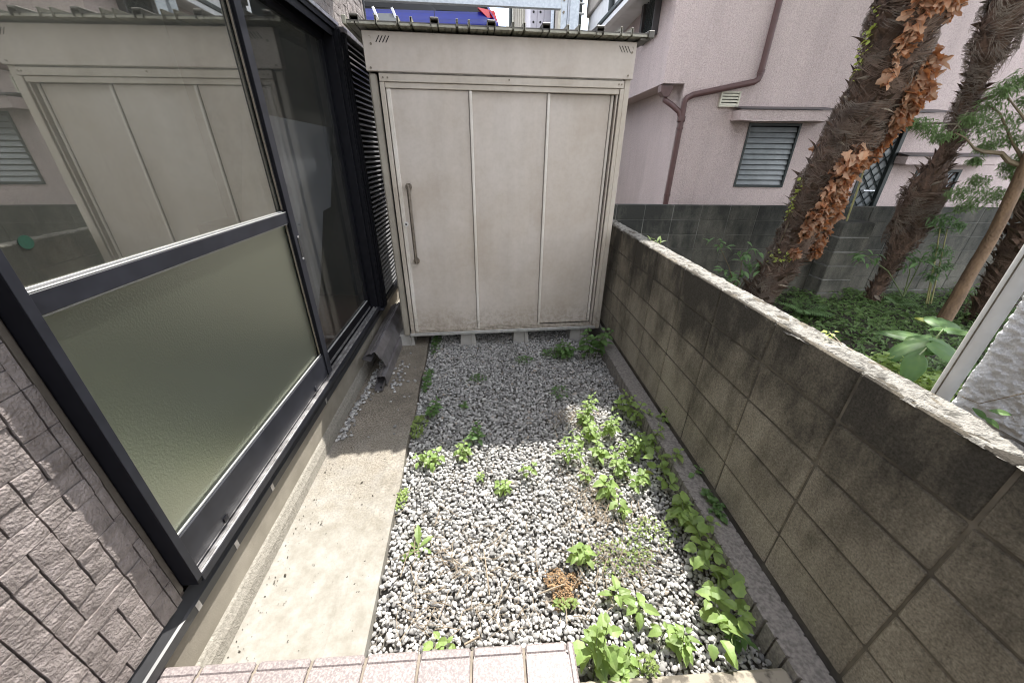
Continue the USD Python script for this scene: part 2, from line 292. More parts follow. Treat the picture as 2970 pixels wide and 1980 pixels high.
# path: pale trowelled concrete, dirty brown exposed aggregate toward the shed
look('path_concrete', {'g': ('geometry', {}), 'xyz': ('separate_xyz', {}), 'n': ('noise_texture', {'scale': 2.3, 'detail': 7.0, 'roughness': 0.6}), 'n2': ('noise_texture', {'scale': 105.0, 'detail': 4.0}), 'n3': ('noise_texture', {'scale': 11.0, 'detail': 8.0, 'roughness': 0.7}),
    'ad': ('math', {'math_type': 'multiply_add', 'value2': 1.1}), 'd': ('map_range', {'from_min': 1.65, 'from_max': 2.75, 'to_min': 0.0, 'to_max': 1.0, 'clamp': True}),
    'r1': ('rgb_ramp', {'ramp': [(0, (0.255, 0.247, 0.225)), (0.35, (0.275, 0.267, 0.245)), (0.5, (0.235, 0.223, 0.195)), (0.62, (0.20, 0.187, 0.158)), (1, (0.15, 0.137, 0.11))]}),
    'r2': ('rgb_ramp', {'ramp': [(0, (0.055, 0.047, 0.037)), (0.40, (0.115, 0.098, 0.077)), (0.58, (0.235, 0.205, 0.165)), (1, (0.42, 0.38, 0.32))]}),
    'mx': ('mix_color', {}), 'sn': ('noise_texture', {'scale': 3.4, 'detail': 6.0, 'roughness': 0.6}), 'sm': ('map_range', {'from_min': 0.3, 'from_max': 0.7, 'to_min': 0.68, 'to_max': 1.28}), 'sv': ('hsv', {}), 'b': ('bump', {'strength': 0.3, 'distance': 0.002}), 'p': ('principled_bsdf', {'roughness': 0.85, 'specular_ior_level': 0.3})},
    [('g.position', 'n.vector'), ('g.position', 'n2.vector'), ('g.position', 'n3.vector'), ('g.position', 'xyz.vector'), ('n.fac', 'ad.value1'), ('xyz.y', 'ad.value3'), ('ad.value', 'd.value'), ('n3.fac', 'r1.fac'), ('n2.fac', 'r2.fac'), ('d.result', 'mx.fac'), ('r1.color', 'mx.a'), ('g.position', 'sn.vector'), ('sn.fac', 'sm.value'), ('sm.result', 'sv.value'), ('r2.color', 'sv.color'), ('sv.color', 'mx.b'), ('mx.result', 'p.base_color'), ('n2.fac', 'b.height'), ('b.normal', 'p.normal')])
# weathered concrete block: black mould at the top of the wall running down in streaks
def block_look(name, top, reach, base, mid, mould, green):
    look(name, {'g': ('geometry', {}), 'xyz': ('separate_xyz', {}), 'oi': ('object_info', {}),
        'mp': ('mapping', {'mapping_type': 'point', 'scale': (2.6, 2.6, 0.9)}), 'st': ('noise_texture', {'scale': 1.7, 'detail': 7.0, 'roughness': 0.65}),
        'cl': ('noise_texture', {'scale': 3.2, 'detail': 8.0, 'roughness': 0.7}), 'fn': ('noise_texture', {'scale': 125.0, 'detail': 6.0, 'roughness': 0.8}),
        'hz': ('map_range', {'from_min': top - reach, 'from_max': top, 'to_min': -0.12, 'to_max': 0.42, 'clamp': False}),
        'a1': ('math', {'math_type': 'multiply_add', 'value2': 1.5}), 'a2': ('math', {'math_type': 'multiply_add', 'value2': 0.8}), 'sb': ('math', {'math_type': 'subtract', 'value2': 0.78}),
        'ov': ('math', {'math_type': 'multiply_add', 'value2': 0.16}),
        'r': ('rgb_ramp', {'ramp': [(0, base), (0.25, base), (0.5, mid), (0.75, green), (0.95, mould), (1, mould)]}),
        'sp': ('map_range', {'from_min': 0.3, 'from_max': 0.7, 'to_min': 0.42, 'to_max': 1.62}), 'hv': ('hsv', {}),
        'b': ('bump', {'strength': 1.0, 'distance': 0.012}), 'p': ('principled_bsdf', {'roughness': 0.92, 'specular_ior_level': 0.25})},
        [('g.position', 'xyz.vector'), ('g.position', 'mp.vector'), ('mp.vector', 'st.vector'), ('g.position', 'cl.vector'), ('g.position', 'fn.vector'), ('xyz.z', 'hz.value'),
         ('st.fac', 'a1.value1'), ('hz.result', 'a1.value3'), ('cl.fac', 'a2.value1'), ('a1.value', 'a2.value3'), ('a2.value', 'sb.value1'), ('oi.random', 'ov.value1'), ('sb.value', 'ov.value3'), ('ov.value', 'r.fac'),
         ('fn.fac', 'sp.value'), ('sp.result', 'hv.value'), ('r.color', 'hv.color'), ('hv.color', 'p.base_color'), ('fn.fac', 'b.height'), ('b.normal', 'p.normal')])
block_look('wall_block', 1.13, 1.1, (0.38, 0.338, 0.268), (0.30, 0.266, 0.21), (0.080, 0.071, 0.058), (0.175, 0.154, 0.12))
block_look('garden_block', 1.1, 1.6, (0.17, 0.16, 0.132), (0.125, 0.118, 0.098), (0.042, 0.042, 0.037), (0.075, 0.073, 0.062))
plain('joint_mortar', (0.16, 0.142, 0.115), 0.95, col2=(0.07, 0.062, 0.052), nscale=9, bump=0.4)
plain('joint_pale', (0.22, 0.215, 0.195), 0.95, col2=(0.10, 0.098, 0.088), nscale=5, bump=0.4)
# glass
def glass(name, tint, r0, rough=0.0, gcol=(0.97, 0.96, 0.92), film=0.0):
    """window pane: mirror share r0 head-on, rising at grazing angles, the rest passes tinted"""
    look(name, {'lw': ('layer_weight', {'blend': 0.5}), 'pw': ('math', {'math_type': 'power', 'value2': 5.0}), 'a': ('math', {'math_type': 'multiply_add', 'value2': 1 - r0, 'value3': r0, 'use_clamp': True}), 't': ('transparent_bsdf', {'color': tint}), 'gl': ('glossy_bsdf', {'color': gcol, 'roughness': rough}), 'm': ('mix_closure', {}), 'd': ('diffuse_bsdf', {'color': (0.42, 0.41, 0.35)}), 'g': ('geometry', {}), 'n': ('noise_texture', {'scale': 3.0, 'detail': 6.0, 'roughness': 0.6}), 'fm': ('map_range', {'from_min': 0.25, 'from_max': 0.75, 'to_min': film * 0.6, 'to_max': film * 1.4}), 'm2': ('mix_closure', {})},
        [('lw.facing', 'pw.value1'), ('pw.value', 'a.value1'), ('a.value', 'm.fac'), ('t.BSDF', 'm.closure1'), ('gl.BSDF', 'm.closure2'), ('g.position', 'n.vector'), ('n.fac', 'fm.value'), ('fm.result', 'm2.fac'), ('m.closure', 'm2.closure1'), ('d.BSDF', 'm2.closure2')], surface='m2.closure')
glass('glass_coated', (0.62, 0.64, 0.58), 0.33, film=0.035)
glass('glass_clear', (0.88, 0.90, 0.91), 0.022, film=0.012)
plain('room_screen', (0.085, 0.081, 0.088), 0.8, var=0.2, nscale=3)  # grey of the added panel, colour imitating a reflection in the pane
look('glass_frosted', {'g': ('geometry', {}), 'n': ('noise_texture', {'scale': 150.0, 'detail': 4.0}), 'b': ('bump', {'strength': 0.35, 'distance': 0.003}),
    'rf': ('principled_bsdf', {'base_color': (0.42, 0.46, 0.36), 'roughness': 0.5, 'transmission_weight': 1.0, 'ior': 1.1, 'specular_ior_level': 0.0}),
    'tl': ('translucent_bsdf', {'color': (0.06, 0.07, 0.05)}), 'df': ('diffuse_bsdf', {'color': (0.022, 0.026, 0.018)}), 'gl': ('glossy_bsdf', {'color': (0.84, 0.88, 0.74), 'roughness': 0.29}), 'lw': ('layer_weight', {'blend': 0.5}), 'f': ('math', {'math_type': 'power', 'value2': 4.0}),
    'fa': ('math', {'math_type': 'multiply_add', 'value2': 0.45, 'value3': 0.46}), 'm1': ('mix_closure', {'fac': 0.45}), 'm2': ('mix_closure', {'fac': 0.5}), 'm3': ('mix_closure', {})},
    [('g.position', 'n.vector'), ('n.fac', 'b.height'), ('b.normal', 'rf.normal'), ('b.normal', 'gl.normal'), ('b.normal', 'df.normal'), ('tl.BSDF', 'm1.closure1'), ('df.BSDF', 'm1.closure2'), ('rf.BSDF', 'm2.closure1'), ('m1.closure', 'm2.closure2'), ('lw.facing', 'f.value1'), ('f.value', 'fa.value1'), ('fa.value', 'm3.fac'), ('m2.closure', 'm3.closure1'), ('gl.BSDF', 'm3.closure2')], surface='m3.closure')
plain('louver_glass', (0.21, 0.225, 0.23), 0.2, spec=0.6, var=0.2, nscale=9, bump=0.2, bscale=160)

# ------------------------------------------------------------------ ground and paving
def sheet(poly, z, name, mat, step=None, amp=0.0, **kw):
    import shapely.geometry as sg
    m = trimesh.creation.extrude_polygon(sg.Polygon(poly), 0.05, engine='earcut')
    v = np.array(m.vertices); v[:, 2] += z - 0.05
    return obj(name, (v, np.array(m.faces)), mat, kind='structure', **kw)
obj('ground', box(-60, 60, -60, 90, -0.60, -0.32), 'soil', kind='structure')
# earth under the gravel and the neighbour's planted bed
gx, gy = np.meshgrid(np.linspace(-0.70, 1.07, 60), np.linspace(-1.2, 4.6, 150), indexing='ij')
gz = -0.030 + 0.012 * (meshkit.fbm(np.stack([gx * 5, gy * 5, gx * 0], -1), 3, 4) - 0.5)
obj('gravel_bed', grid(np.stack([gx, gy, gz], -1)[:, ::-1]), 'gravel_bed', kind='structure', smooth=True)
bx_, by_ = np.meshgrid(np.linspace(1.31, 11, 90), np.linspace(-1.5, 5.3, 70), indexing='ij')
def bed_z(x, y):
    p = np.stack([np.asarray(x, float) * 1.3, np.asarray(y, float) * 1.3, np.zeros_like(np.asarray(x, float))], -1)
    return -0.20 + 0.22 * (meshkit.fbm(p, 3, 9) - 0.5)
obj('garden_bed', grid(np.stack([bx_, by_, bed_z(bx_, by_)], -1)[:, ::-1]), 'soil', kind='structure', smooth=True)
PATH_EDGE = lambda y: -0.511 - 0.0457 * (y - 0.75)
# concrete path along the house, with two faint trowelled ridges
nx, ny = 26, 90
py_ = np.linspace(-1.2, 4.6, ny)
P = np.zeros((nx, ny, 3))
for j, y in enumerate(py_):
    xs = np.linspace(-1.16, PATH_EDGE(y) + 0.006 * math.sin(y * 9) * (y > 1.5), nx)
    P[:, j, 0] = xs; P[:, j, 1] = y
    P[:, j, 2] = 0.020 + 0.004 * np.exp(-((xs + 0.66 - 0.03 * (y - 1)) / 0.02) ** 2) * (y < 1.75) + 0.003 * np.sin(xs * 9)
low = P[-1:].copy(); low[..., 2] = -0.10; low[..., 0] += 0.004
Pm = np.concatenate([P, low], 0)
obj('path', grid(Pm[:, ::-1]), 'path_concrete', kind='structure')

# low concrete kerb beside the block wall, its edges notched by the formwork
def zig(y0, y1, x, a, d, sgn):
    pts = []; y = y0
    while y < y1:
        pts += [(x, y), (x, y + d * 0.80), (x - sgn * a, y + d * 0.86), (x - sgn * a * 0.6, y + d * 0.97)]
        y += d * rnd.uniform(0.93, 1.07)
    return pts
inner = zig(-1.0, 3.25, 1.055, -0.013, 0.062, 1)
outer = zig(-1.0, 3.25, 1.176, 0.008, 0.062, 1)
obj('kerb', prism(inner + outer[::-1], 2, -0.10, 0.118), 'kerb_concrete', kind='structure')
obj('wall_footing', box(1.168, 1.36, -1.0, 5.3, -0.3, 0.085), 'kerb_concrete', kind='structure')

# concrete landing at the lower right
lm = cbox(0.272, 1.052, -0.75, 0.600, -0.06, 0.088, 0.012)
obj('concrete_landing', lm, 'landing_concrete', kind='structure')

# tiled step at the bottom of the view
st = thing('tiled_step', 'pinkish speckled granite-look tiled step at the end of the concrete path', 'step', (-0.42, 0.30, 0.02))
obj('step_body', box(-1.072, 0.250, -0.55, 0.632, -0.02, 0.268), 'step_grout', st)
for r_, (ya, yb) in enumerate(((0.345, 0.638), (0.040, 0.335), (-0.265, 0.030))):
    for k in range(8):
        xr = 0.257 - 0.1722 * k
        xl = max(xr - 0.1625, -1.085)
        if r_ == 0:
            yn = yb - 0.030                                      # nosing with a fine groove behind it
            m = cat_mesh([cbox(xl, xr, ya, yn - 0.003, 0.255, 0.2795, 0.0015), cbox(xl, xr, yn, yb, 0.245, 0.2795, 0.006), box(xl + 0.002, xr - 0.002, yn - 0.006, yn + 0.006, 0.255, 0.2755)])
            if k == 0:
                m = cat_mesh([cbox(xl, xr - 0.026, ya, yn - 0.003, 0.255, 0.2795, 0.0015), cbox(xl, xr - 0.026, yn, yb, 0.245, 0.2795, 0.006), cbox(xr - 0.023, xr, ya, yb, 0.245, 0.2795, 0.006), box(xl + 0.002, xr - 0.02, yn - 0.006, yn + 0.006, 0.255, 0.2755), box(xr - 0.03, xr - 0.018, ya, yn, 0.255, 0.2755)])
        else:
            m = cbox(xl, xr, ya, yb, 0.255, 0.2795, 0.0015)
        obj('tile', m, 'step_tile', st)
for k in range(8):
    xr = 0.257 - 0.1722 * k
    obj('riser_tile', cbox(max(xr - 0.1625, -1.085), xr, 0.630, 0.6365, 0.0, 0.243, 0.001), 'step_tile', st)

# ------------------------------------------------------------------ the concrete block wall on the right
XW = 1.186
bw = thing('block_wall', 'mould-stained concrete block wall running along the gravel with a pale rough top', 'wall', (1.243, 1.6, 0.13))
obj('mortar', box(XW + 0.006, XW + 0.109, -1.05, 5.22, 0.08, 1.122), 'joint_mortar', bw)
for j in range(5):
    zt_ = 1.130 - 0.2 * j
    for k in range(-4, 12):
        ya = 0.545 + 0.4 * k + rnd.uniform(-.0015, .0015); yb = ya + 0.3925
        if ya > 5.2: continue
        dx = rnd.uniform(-0.0012, 0.0012)
        obj('block', cbox(XW + dx, XW + 0.115 + dx, ya + 0.003, min(yb + 0.0015, 5.22), zt_ - 0.194, zt_ - 0.002, 0.0055), 'wall_block', bw)
# crumbling cement cap: a displaced strip that hangs unevenly over both faces
n_, w_ = 620, 14
yy = np.linspace(-1.05, 5.22, n_); s = np.linspace(-1, 1, w_)
Y, S = np.meshgrid(yy, s, indexing='ij')
nz1 = meshkit.fbm(np.stack([Y * 22, S * 2.0, Y * 0], -1), 4, 3); nz2 = meshkit.fbm(np.stack([Y * 60, S * 7, Y * 0 + 5], -1), 3, 8)
edge = 0.022 * (meshkit.fbm(np.stack([Y * 19, np.sign(S) * 9, Y * 0], -1), 5, 21) - 0.60)
X = XW + 0.0575 + S * 0.0585 + np.sign(S) * np.abs(S) ** 6 * edge
Z = 1.130 + 0.015 * (nz1 - 0.3) + 0.011 * (nz2 - 0.5) - 0.014 * np.abs(S) ** 7 - 0.012 * np.clip((meshkit.fbm(np.stack([Y * 9, S * 1.6, Y * 0 + 3], -1), 4, 41) - 0.60) * 6, 0, 1)
cap = np.stack([X, Y, Z], -1)
obj('cement_cap', grid(cap[:, ::-1]), 'wall_cap', bw, smooth=50)

# ------------------------------------------------------------------ steel shed
SA = 0.0620
SC, SS = math.cos(SA), math.sin(SA)
def shed(m):                                                       # (along the front, depth, z) to the world
    def fn(v):
        a, b = v[:, 0], v[:, 1]
        return np.stack([a * SC - b * SS, 3.350 + a * SS + b * SC, v[:, 2]], 1)
    return mapv(m, fn)
sb = thing('garden_shed', 'beige steel garden shed with a three-panel sliding front and grey-green ribbed roof', 'shed', (0.14, 3.75, 0.13))
def S_(name, m, mat, parent=sb, smooth=False, **kw):
    return obj(name, shed(m), mat, parent, smooth, **kw)
D = 0.92
S_('side_panel', box(-0.845, -0.835, 0.03, D, 0.14, 2.45), 'shed_post')
S_('side_panel', box(1.112, 1.122, 0.03, D, 0.14, 2.47), 'shed_trim')
S_('back_panel', box(-0.84, 1.12, D, D + 0.012, 0.14, 2.47), 'shed_post')
S_('floor_pan', box(-0.83, 1.115, 0.05, D, 0.145, 0.165), 'dark_gap')
S_('inner_back', box(-0.80, 1.06, 0.085, 0.09, 0.17, 2.2), 'dark_gap')
# corner posts (rounded steel sections) and the fascia above the doors
S_('corner_post', cbox(-0.850, -0.792, 0.000, 0.055, 0.130, 2.240, 0.012), 'shed_post', smooth=40)
S_('corner_post', cbox(1.076, 1.124, 0.004, 0.055, 0.120, 2.252, 0.006), 'shed_trim')
fas = S_('fascia', cbox(-0.856, 1.130, -0.014, 0.05, 2.249, 2.479, 0.004), 'shed_panel')
S_('shadow_strip', box(-0.776, 1.050, -0.012, 0.02, 2.2405, 2.2485), 'joint_mortar')
S_('header_rail', cbox(-0.776, 1.068, -0.010, 0.045, 2.190, 2.2400, 0.003), 'shed_trim')
S_('door_track', cbox(-0.742, 1.040, -0.002, 0.04, 2.152, 2.1885, 0.003), 'shed_trim')
S_('door_frame', cbox(-0.778, -0.744, -0.008, 0.05, 0.134, 2.1885, 0.003), 'shed_trim')
S_('door_frame', cbox(1.042, 1.074, -0.008, 0.05, 0.125, 2.1885, 0.003), 'shed_trim')
S_('side_track', cbox(1.022, 1.034, 0.004, 0.05, 0.17, 2.152, 0.002), 'shed_panel')
S_('track_gap', box(1.0, 1.022, 0.05, 0.06, 0.18, 2.152), 'dark_gap')
S_('base_rail', cbox(-0.79, 1.074, -0.012, 0.05, 0.128, 0.158, 0.003), 'base_rail')
S_('base_lip', cbox(-0.742, 1.04, -0.004, 0.05, 0.160, 0.170, 0.002), 'shed_trim')
S_('base_lip', cbox(-0.13, 1.04, 0.012, 0.05, 0.172, 0.184, 0.002), 'shed_trim')
# three door leaves on three tracks
for (a0, a1, b, z0, nm) in ((-0.738, -0.112, 0.010, 0.176, 'door_leaf'), (-0.130, 0.494, 0.024, 0.190, 'door_leaf'), (0.476, 1.012, 0.040, 0.200, 'door_leaf')):
    lf = S_(nm, cbox(a0, a1, b, b + 0.010, z0, 2.150, 0.002), 'shed_panel')
    S_('leaf_stile', cbox(a1 - 0.022, a1 + 0.001, b - 0.011, b + 0.011, z0 - 0.004, 2.150, 0.005), 'shed_stile', lf)
    S_('stile_groove', box(a1 - 0.0255, a1 - 0.0222, b - 0.0015, b + 0.005, z0, 2.150), 'dark_gap', lf)
    if a0 < -0.5: S_('leaf_stile', cbox(a0, a0 + 0.032, b - 0.010, b + 0.011, z0 - 0.004, 2.150, 0.004), 'shed_stile', lf)
    S_('bottom_rail', cbox(a0 + 0.002, a1 - 0.018, b - 0.007, b + 0.010, z0 - 0.004, z0 + 0.012, 0.002), 'shed_trim', lf)
# handle and lock
hd = S_('handle', cyl((-0.652, -0.040, 0.860), (-0.652, -0.040, 1.496), 0.0135, 16), 'steel_handle', smooth=50)
for z in (0.872, 1.484):
    S_('handle_mount', cyl((-0.652, 0.010, z), (-0.652, -0.008, z), 0.027, 22), 'steel_handle', hd, smooth=40)
    S_('handle_neck', cyl((-0.652, 0.006, z), (-0.652, -0.040, z), 0.010, 12), 'steel_handle', hd, smooth=50)
lk = S_('lock', cyl((-0.706, 0.010, 1.188), (-0.706, -0.009, 1.188), 0.0195, 24), 'steel_bright', smooth=40)
S_('keyhole', cyl((-0.706, -0.008, 1.188), (-0.706, -0.0102, 1.188), 0.008, 14), 'dark_gap', lk)
# ventilation slits, pressed marks and screws in the fascia and header
for k in range(4):
    for sgn, a0 in ((1, -0.768 + 0.0225 * k), (-1, 1.017 + 0.0215 * k)):
        p = [(a0, 2.415), (a0 + 0.006, 2.413), (a0 + 0.006 + sgn * 0.026, 2.452), (a0 + sgn * 0.026, 2.453)]
        S_('vent_slit', prism(p if sgn > 0 else p[::-1], 1, -0.0155, -0.0130), 'dark_gap', fas)
for a, z in ((-0.80, 2.405), (1.098, 2.415), (-0.822, 2.268), (1.088, 2.272)):
    S_('screw', cyl((a, -0.013, z), (a, -0.018, z), 0.0075, 12), 'screw_metal', fas, smooth=40)
for a, z in ((-0.748, 2.214), (-0.716, 2.214), (0.17, 2.222), (1.026, 2.216), (1.048, 2.216)):
    S_('screw', cyl((a, -0.009, z), (a, -0.0135, z), 0.0062, 12), 'screw_metal', smooth=40)
for a0 in (-0.812, 1.092):
    S_('pressed_mark', cat_mesh([box(a0, a0 + 0.014, -0.0155, -0.013, 2.446, 2.449), box(a0 + (0.011 if a0 > 0 else 0.011), a0 + 0.014, -0.0155, -0.013, 2.434, 2.446)]), 'shed_post', fas)
# roof: pans with standing ribs, every third rib under a cap; it overhangs the front
rf = S_('roof', box(-0.93, 1.20, -0.075, D + 0.06, 2.5100, 2.5190), 'roof_cap')  # slab coloured dark so the gaps between pans look shaded
RY0, RY1 = -0.080, D + 0.08
a = -0.925; seq = [0.055, 0.125, 0.125, 0.07, 0.125]
edges_ = []
pans = [(-0.925, -0.880), (-0.872, -0.745), (-0.733, -0.607), (-0.585, -0.517), (-0.497, -0.376), (-0.372, -0.333), (-0.325, -0.209), (-0.190, -0.127), (-0.108, 0.010), (0.018, 0.055), (0.064, 0.178), (0.196, 0.258), (0.276, 0.396), (0.402, 0.440), (0.450, 0.570), (0.588, 0.652), (0.670, 0.790), (0.796, 0.832), (0.842, 0.962), (0.980, 1.045), (1.062, 1.175)]
for (p0, p1) in pans:
    w = p1 - p0
    prof = [(p0, 2.4970)]
    if w > 0.08:
        for q in (0.35, 0.42, 0.75, 0.82): prof += [(p0 + w * (q - 0.012), 2.4970), (p0 + w * q, 2.5005), (p0 + w * (q + 0.012), 2.4970)]
    elif w > 0.05:
        for q in (0.45, 0.6): prof += [(p0 + w * (q - 0.02), 2.4970), (p0 + w * q, 2.5005), (p0 + w * (q + 0.02), 2.4970)]
    prof += [(p1, 2.4970), (p1, 2.5095), (p0, 2.5095)]
    yj = RY0 + rnd.uniform(-0.006, 0.006)
    S_('roof_pan', prism(prof, 1, yj, RY1), 'shed_roof', rf)
ribs = [-0.739, -0.596, -0.507, -0.199, -0.117, 0.187, 0.267, 0.579, 0.661, 0.971, 1.053]
for r in ribs:
    S_('roof_rib', cat_mesh([cbox(r - 0.007, r - 0.004, RY0 - 0.004, RY1, 2.5010, 2.5420, 0.001), cbox(r + 0.004, r + 0.007, RY0 - 0.004, RY1, 2.5010, 2.5420, 0.001), cbox(r - 0.008, r + 0.008, RY0 - 0.004, RY1, 2.5425, 2.5455, 0.001)]), 'shed_roof', rf)
for r in (-0.352, 0.036, 0.422, 0.814, -0.876):
    S_('roof_cap', cat_mesh([cbox(r - 0.029, r + 0.029, RY0 - 0.010, RY1, 2.5350, 2.5490, 0.004), cbox(r - 0.029, r - 0.024, RY0 - 0.010, RY1, 2.5010, 2.5350, 0.001), cbox(r + 0.024, r + 0.029, RY0 - 0.010, RY1, 2.5010, 2.5350, 0.001)]), 'roof_cap', rf)
S_('verge', cat_mesh([cbox(1.177, 1.222, RY0 - 0.01, RY1, 2.4890, 2.5340, 0.004), cbox(1.13, 1.18, RY0 + 0.02, RY1, 2.4790, 2.4955, 0.002)]), 'roof_cap', rf)
S_('verge', cbox(-0.955, -0.928, RY0 - 0.01, RY1, 2.4890, 2.5390, 0.004), 'shed_roof', rf)

# concrete feet of the shed
feet = [(-0.838, 0.02, 'pale concrete foot block under the left corner of the shed, standing on the path', 0.0), (-0.231, 0.0, 'pale concrete foot block under the shed where the first two doors overlap, set in gravel', 0.004), (0.308, 0.0, 'pale concrete foot block set in gravel under the middle of the second shed door', 0.0), (0.90, 0.0, 'concrete foot block under the right end of the shed, half hidden behind the corner weed', 0.0)]
for a, z0, lab, dz in feet:
    lo = [(a + sx * 0.083, 0.013 + sy * 0.083 + 0.083, z0 - 0.03) for sx in (-1, 1) for sy in (-1, 1)]
    hi = [(a + sx * 0.068, 0.013 + sy * 0.068 + 0.090, 0.1275) for sx in (-1, 1) for sy in (-1, 1)]
    lo2 = [(x + (0.006 if x < a else -0.006), y, z - 0.004) for x, y, z in lo]
    w0 = shed((np.array([[a, 0.08, z0]]), np.array([[0, 0, 0]])))[0][0]
    t = thing('shed_foot', lab, 'foot block', w0)
    obj('block', shed(vf(trimesh.convex.convex_hull(np.array(lo + lo2 + hi)))), 'block_foot', t)
    obj('rib', shed(cbox(a + 0.036, a + 0.046, 0.006, 0.03, z0 - 0.02, 0.118, 0.002)), 'block_foot', t)

# ------------------------------------------------------------------ the house on the left
K = 0.014
def hs(m):                                                         # (out from the house, along it, z) to the world
    return mapv(m, lambda v: np.stack([v[:, 0] - K * v[:, 1], v[:, 1], v[:, 2]], 1))
hb = thing('tiled_house', 'house clad in taupe split-stone tiles above a rendered concrete plinth, left of the path', 'house', (-1.5, 1.5, 0.0))
def H_(name, m, mat, parent=hb, smooth=False, **kw):
    return obj(name, hs(m), mat, parent, smooth, **kw)
WY0, WY1, WZ0, WZ1 = 0.812, 3.40, 0.43, 2.53                        # window opening
H_('foundation', box(-1.30, -1.058, -6, 5.2, -0.3, 0.335), 'foundation_render')
H_('plinth_band', prism([(-1.060, 0.0), (-1.028, 0.0), (-1.036, 0.075), (-1.050, 0.112), (-1.060, 0.125)], 1, -1.2, 4.6), 'foundation_band')
H_('drip_flashing', cat_mesh([prism([(-1.075, 0.372), (-1.048, 0.334), (-1.040, 0.330), (-1.040, 0.292), (-1.046, 0.292), (-1.075, 0.335)][::-1], 1, -1.2, 5.2)]), 'drip_metal')
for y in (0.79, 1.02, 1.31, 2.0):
    H_('flashing_clip', cbox(-1.0395, -1.0385, y, y + 0.02, 0.293, 0.329, 0.0005), 'track_metal')  # bright metal patches imitating small lit spots on the drip
# wall slab with the window opening
H_('wall', box(-1.22, -1.074, -6, WY0, 0.36, 5.6), 'tile_mortar')
H_('wall', box(-1.22, -1.074, WY1 + 0.05, 4.53, 0.36, 5.6), 'tile_mortar')
H_('wall', box(-1.22, -1.074, WY0, WY1 + 0.05, WZ1, 5.6), 'tile_mortar')
H_('wall', box(-6, -1.225, -6, -5.8, -0.3, 5.6), 'tile_mortar')
H_('wall', box(-6, -1.225, 4.38, 4.53, -0.3, 5.6), 'tile_mortar')
H_('roof', prism([(-6.2, 5.6), (-0.75, 5.6), (-0.75, 5.68), (-6.2, 6.9)], 1, -6.2, 4.9), 'drip_metal')
# canopy over the window head (just above the view)
H_('window_canopy', prism([(-1.07, 3.06), (-1.07, 2.98), (-0.83, 2.95), (-0.82, 2.97)][::-1], 1, 0.3, 3.76), 'canopy_metal')
# split-face tiles
def ashlar(u0, u1, v0, v1, du, dv, seed, skip=lambda u, v: False):
    R = random.Random(seed); nu, nv = int(round((u1 - u0) / du)), int(round((v1 - v0) / dv))
    taken = np.zeros((nu, nv), bool); out = []
    shapes = [(1, 1), (2, 1), (1, 2), (3, 1), (2, 2), (2, 1), (1, 2), (1, 1)]
    for j in range(nv):
        for i in range(nu):
            if taken[i, j]: continue
            R.shuffle(shapes)
            for (a, b) in shapes:
                if i + a <= nu and j + b <= nv and not taken[i:i + a, j:j + b].any():
                    taken[i:i + a, j:j + b] = True
                    out.append((u0 + i * du, u0 + (i + a) * du, v0 + j * dv, v0 + (j + b) * dv)); break
    return out
def stone(u0, u1, v0, v1, w, seed, rough=0.0040, gap=0.0026, nu=7, nv=7):
    """a tile of split stone: hacked front, chamfered edge, side walls"""
    R = np.random.default_rng(seed)
    u0 += gap; u1 -= gap; v0 += gap * 0.5; v1 -= gap * 0.5
    nu = max(5, min(13, int((u1 - u0) / 0.008))) if nu == 7 else nu; nv = max(5, min(13, int((v1 - v0) / 0.008))) if nv == 7 else nv
    U, V = np.meshgrid(np.linspace(u0, u1, nu), np.linspace(v0, v1, nv), indexing='ij')
    off = R.uniform(0, 50)
    h = meshkit.fbm(np.stack([U * 26 + off, V * 55, U * 0 + off], -1), 4, seed % 97) - 0.5
    tu, tv = R.uniform(-0.03, 0.03, 2)
    W = w + R.uniform(-0.0015, 0.004) + rough * 2.0 * h + tu * (U - (u0 + u1) / 2) + tv * (V - (v0 + v1) / 2)
    e = np.minimum(np.minimum(np.arange(nu), np.arange(nu)[::-1])[:, None], np.minimum(np.arange(nv), np.arange(nv)[::-1])[None])
    W = np.where(e == 0, np.minimum(W - 0.0012, w + 0.005), W)
    # stretch to the border ring close to the edge
    P = np.stack([W, U, V], -1)
    Q = np.full((nu + 2, nv + 2, 3), 0.0); Q[1:-1, 1:-1] = P
    Q[0, 1:-1] = P[0]; Q[-1, 1:-1] = P[-1]; Q[1:-1, 0] = P[:, 0]; Q[1:-1, -1] = P[:, -1]
    Q[0, 0], Q[0, -1], Q[-1, 0], Q[-1, -1] = P[0, 0], P[0, -1], P[-1, 0], P[-1, -1]
    for sl in ((0, slice(None)), (-1, slice(None)), (slice(None), 0), (slice(None), -1)): Q[sl + (0,)] = w - 0.02
    return grid(Q)
SW = -1.058
n_t = 0
for t_ in ashlar(-0.27 + 0.003, 0.757 + 0.003, 0.374, 2.30, 0.0571, 0.0551, 3):
    n_t += 1
    if t_[0] < 0.05 and t_[2] > 0.9: continue
    if n_t > 600: break
    H_('stone_tile', stone(*t_, SW, n_t), 'stone_tile', smooth=40)
for z in np.arange(0.374, 2.3, 0.1102):                            # narrow closing tiles by the caulk beside the window frame
    H_('stone_tile', stone(0.760, 0.789, z, z + 0.1102, SW - 0.002, 900 + int(z * 100), rough=0.003, nu=4, nv=8), 'stone_tile', smooth=40)
H_('caulk_joint', prism([(-1.075, 0.7895), (-1.061, 0.7905), (-1.062, 0.806), (-1.066, 0.811), (-1.075, 0.811)][::-1], 2, 0.40, 2.6), 'caulk')
for t_ in ashlar(2.55, 4.5, 2.545, 3.04, 0.0650, 0.0551, 12):
    n_t += 1
    H_('stone_tile', stone(*t_, SW, n_t, rough=0.0045, nu=4, nv=4), 'stone_tile', smooth=40)
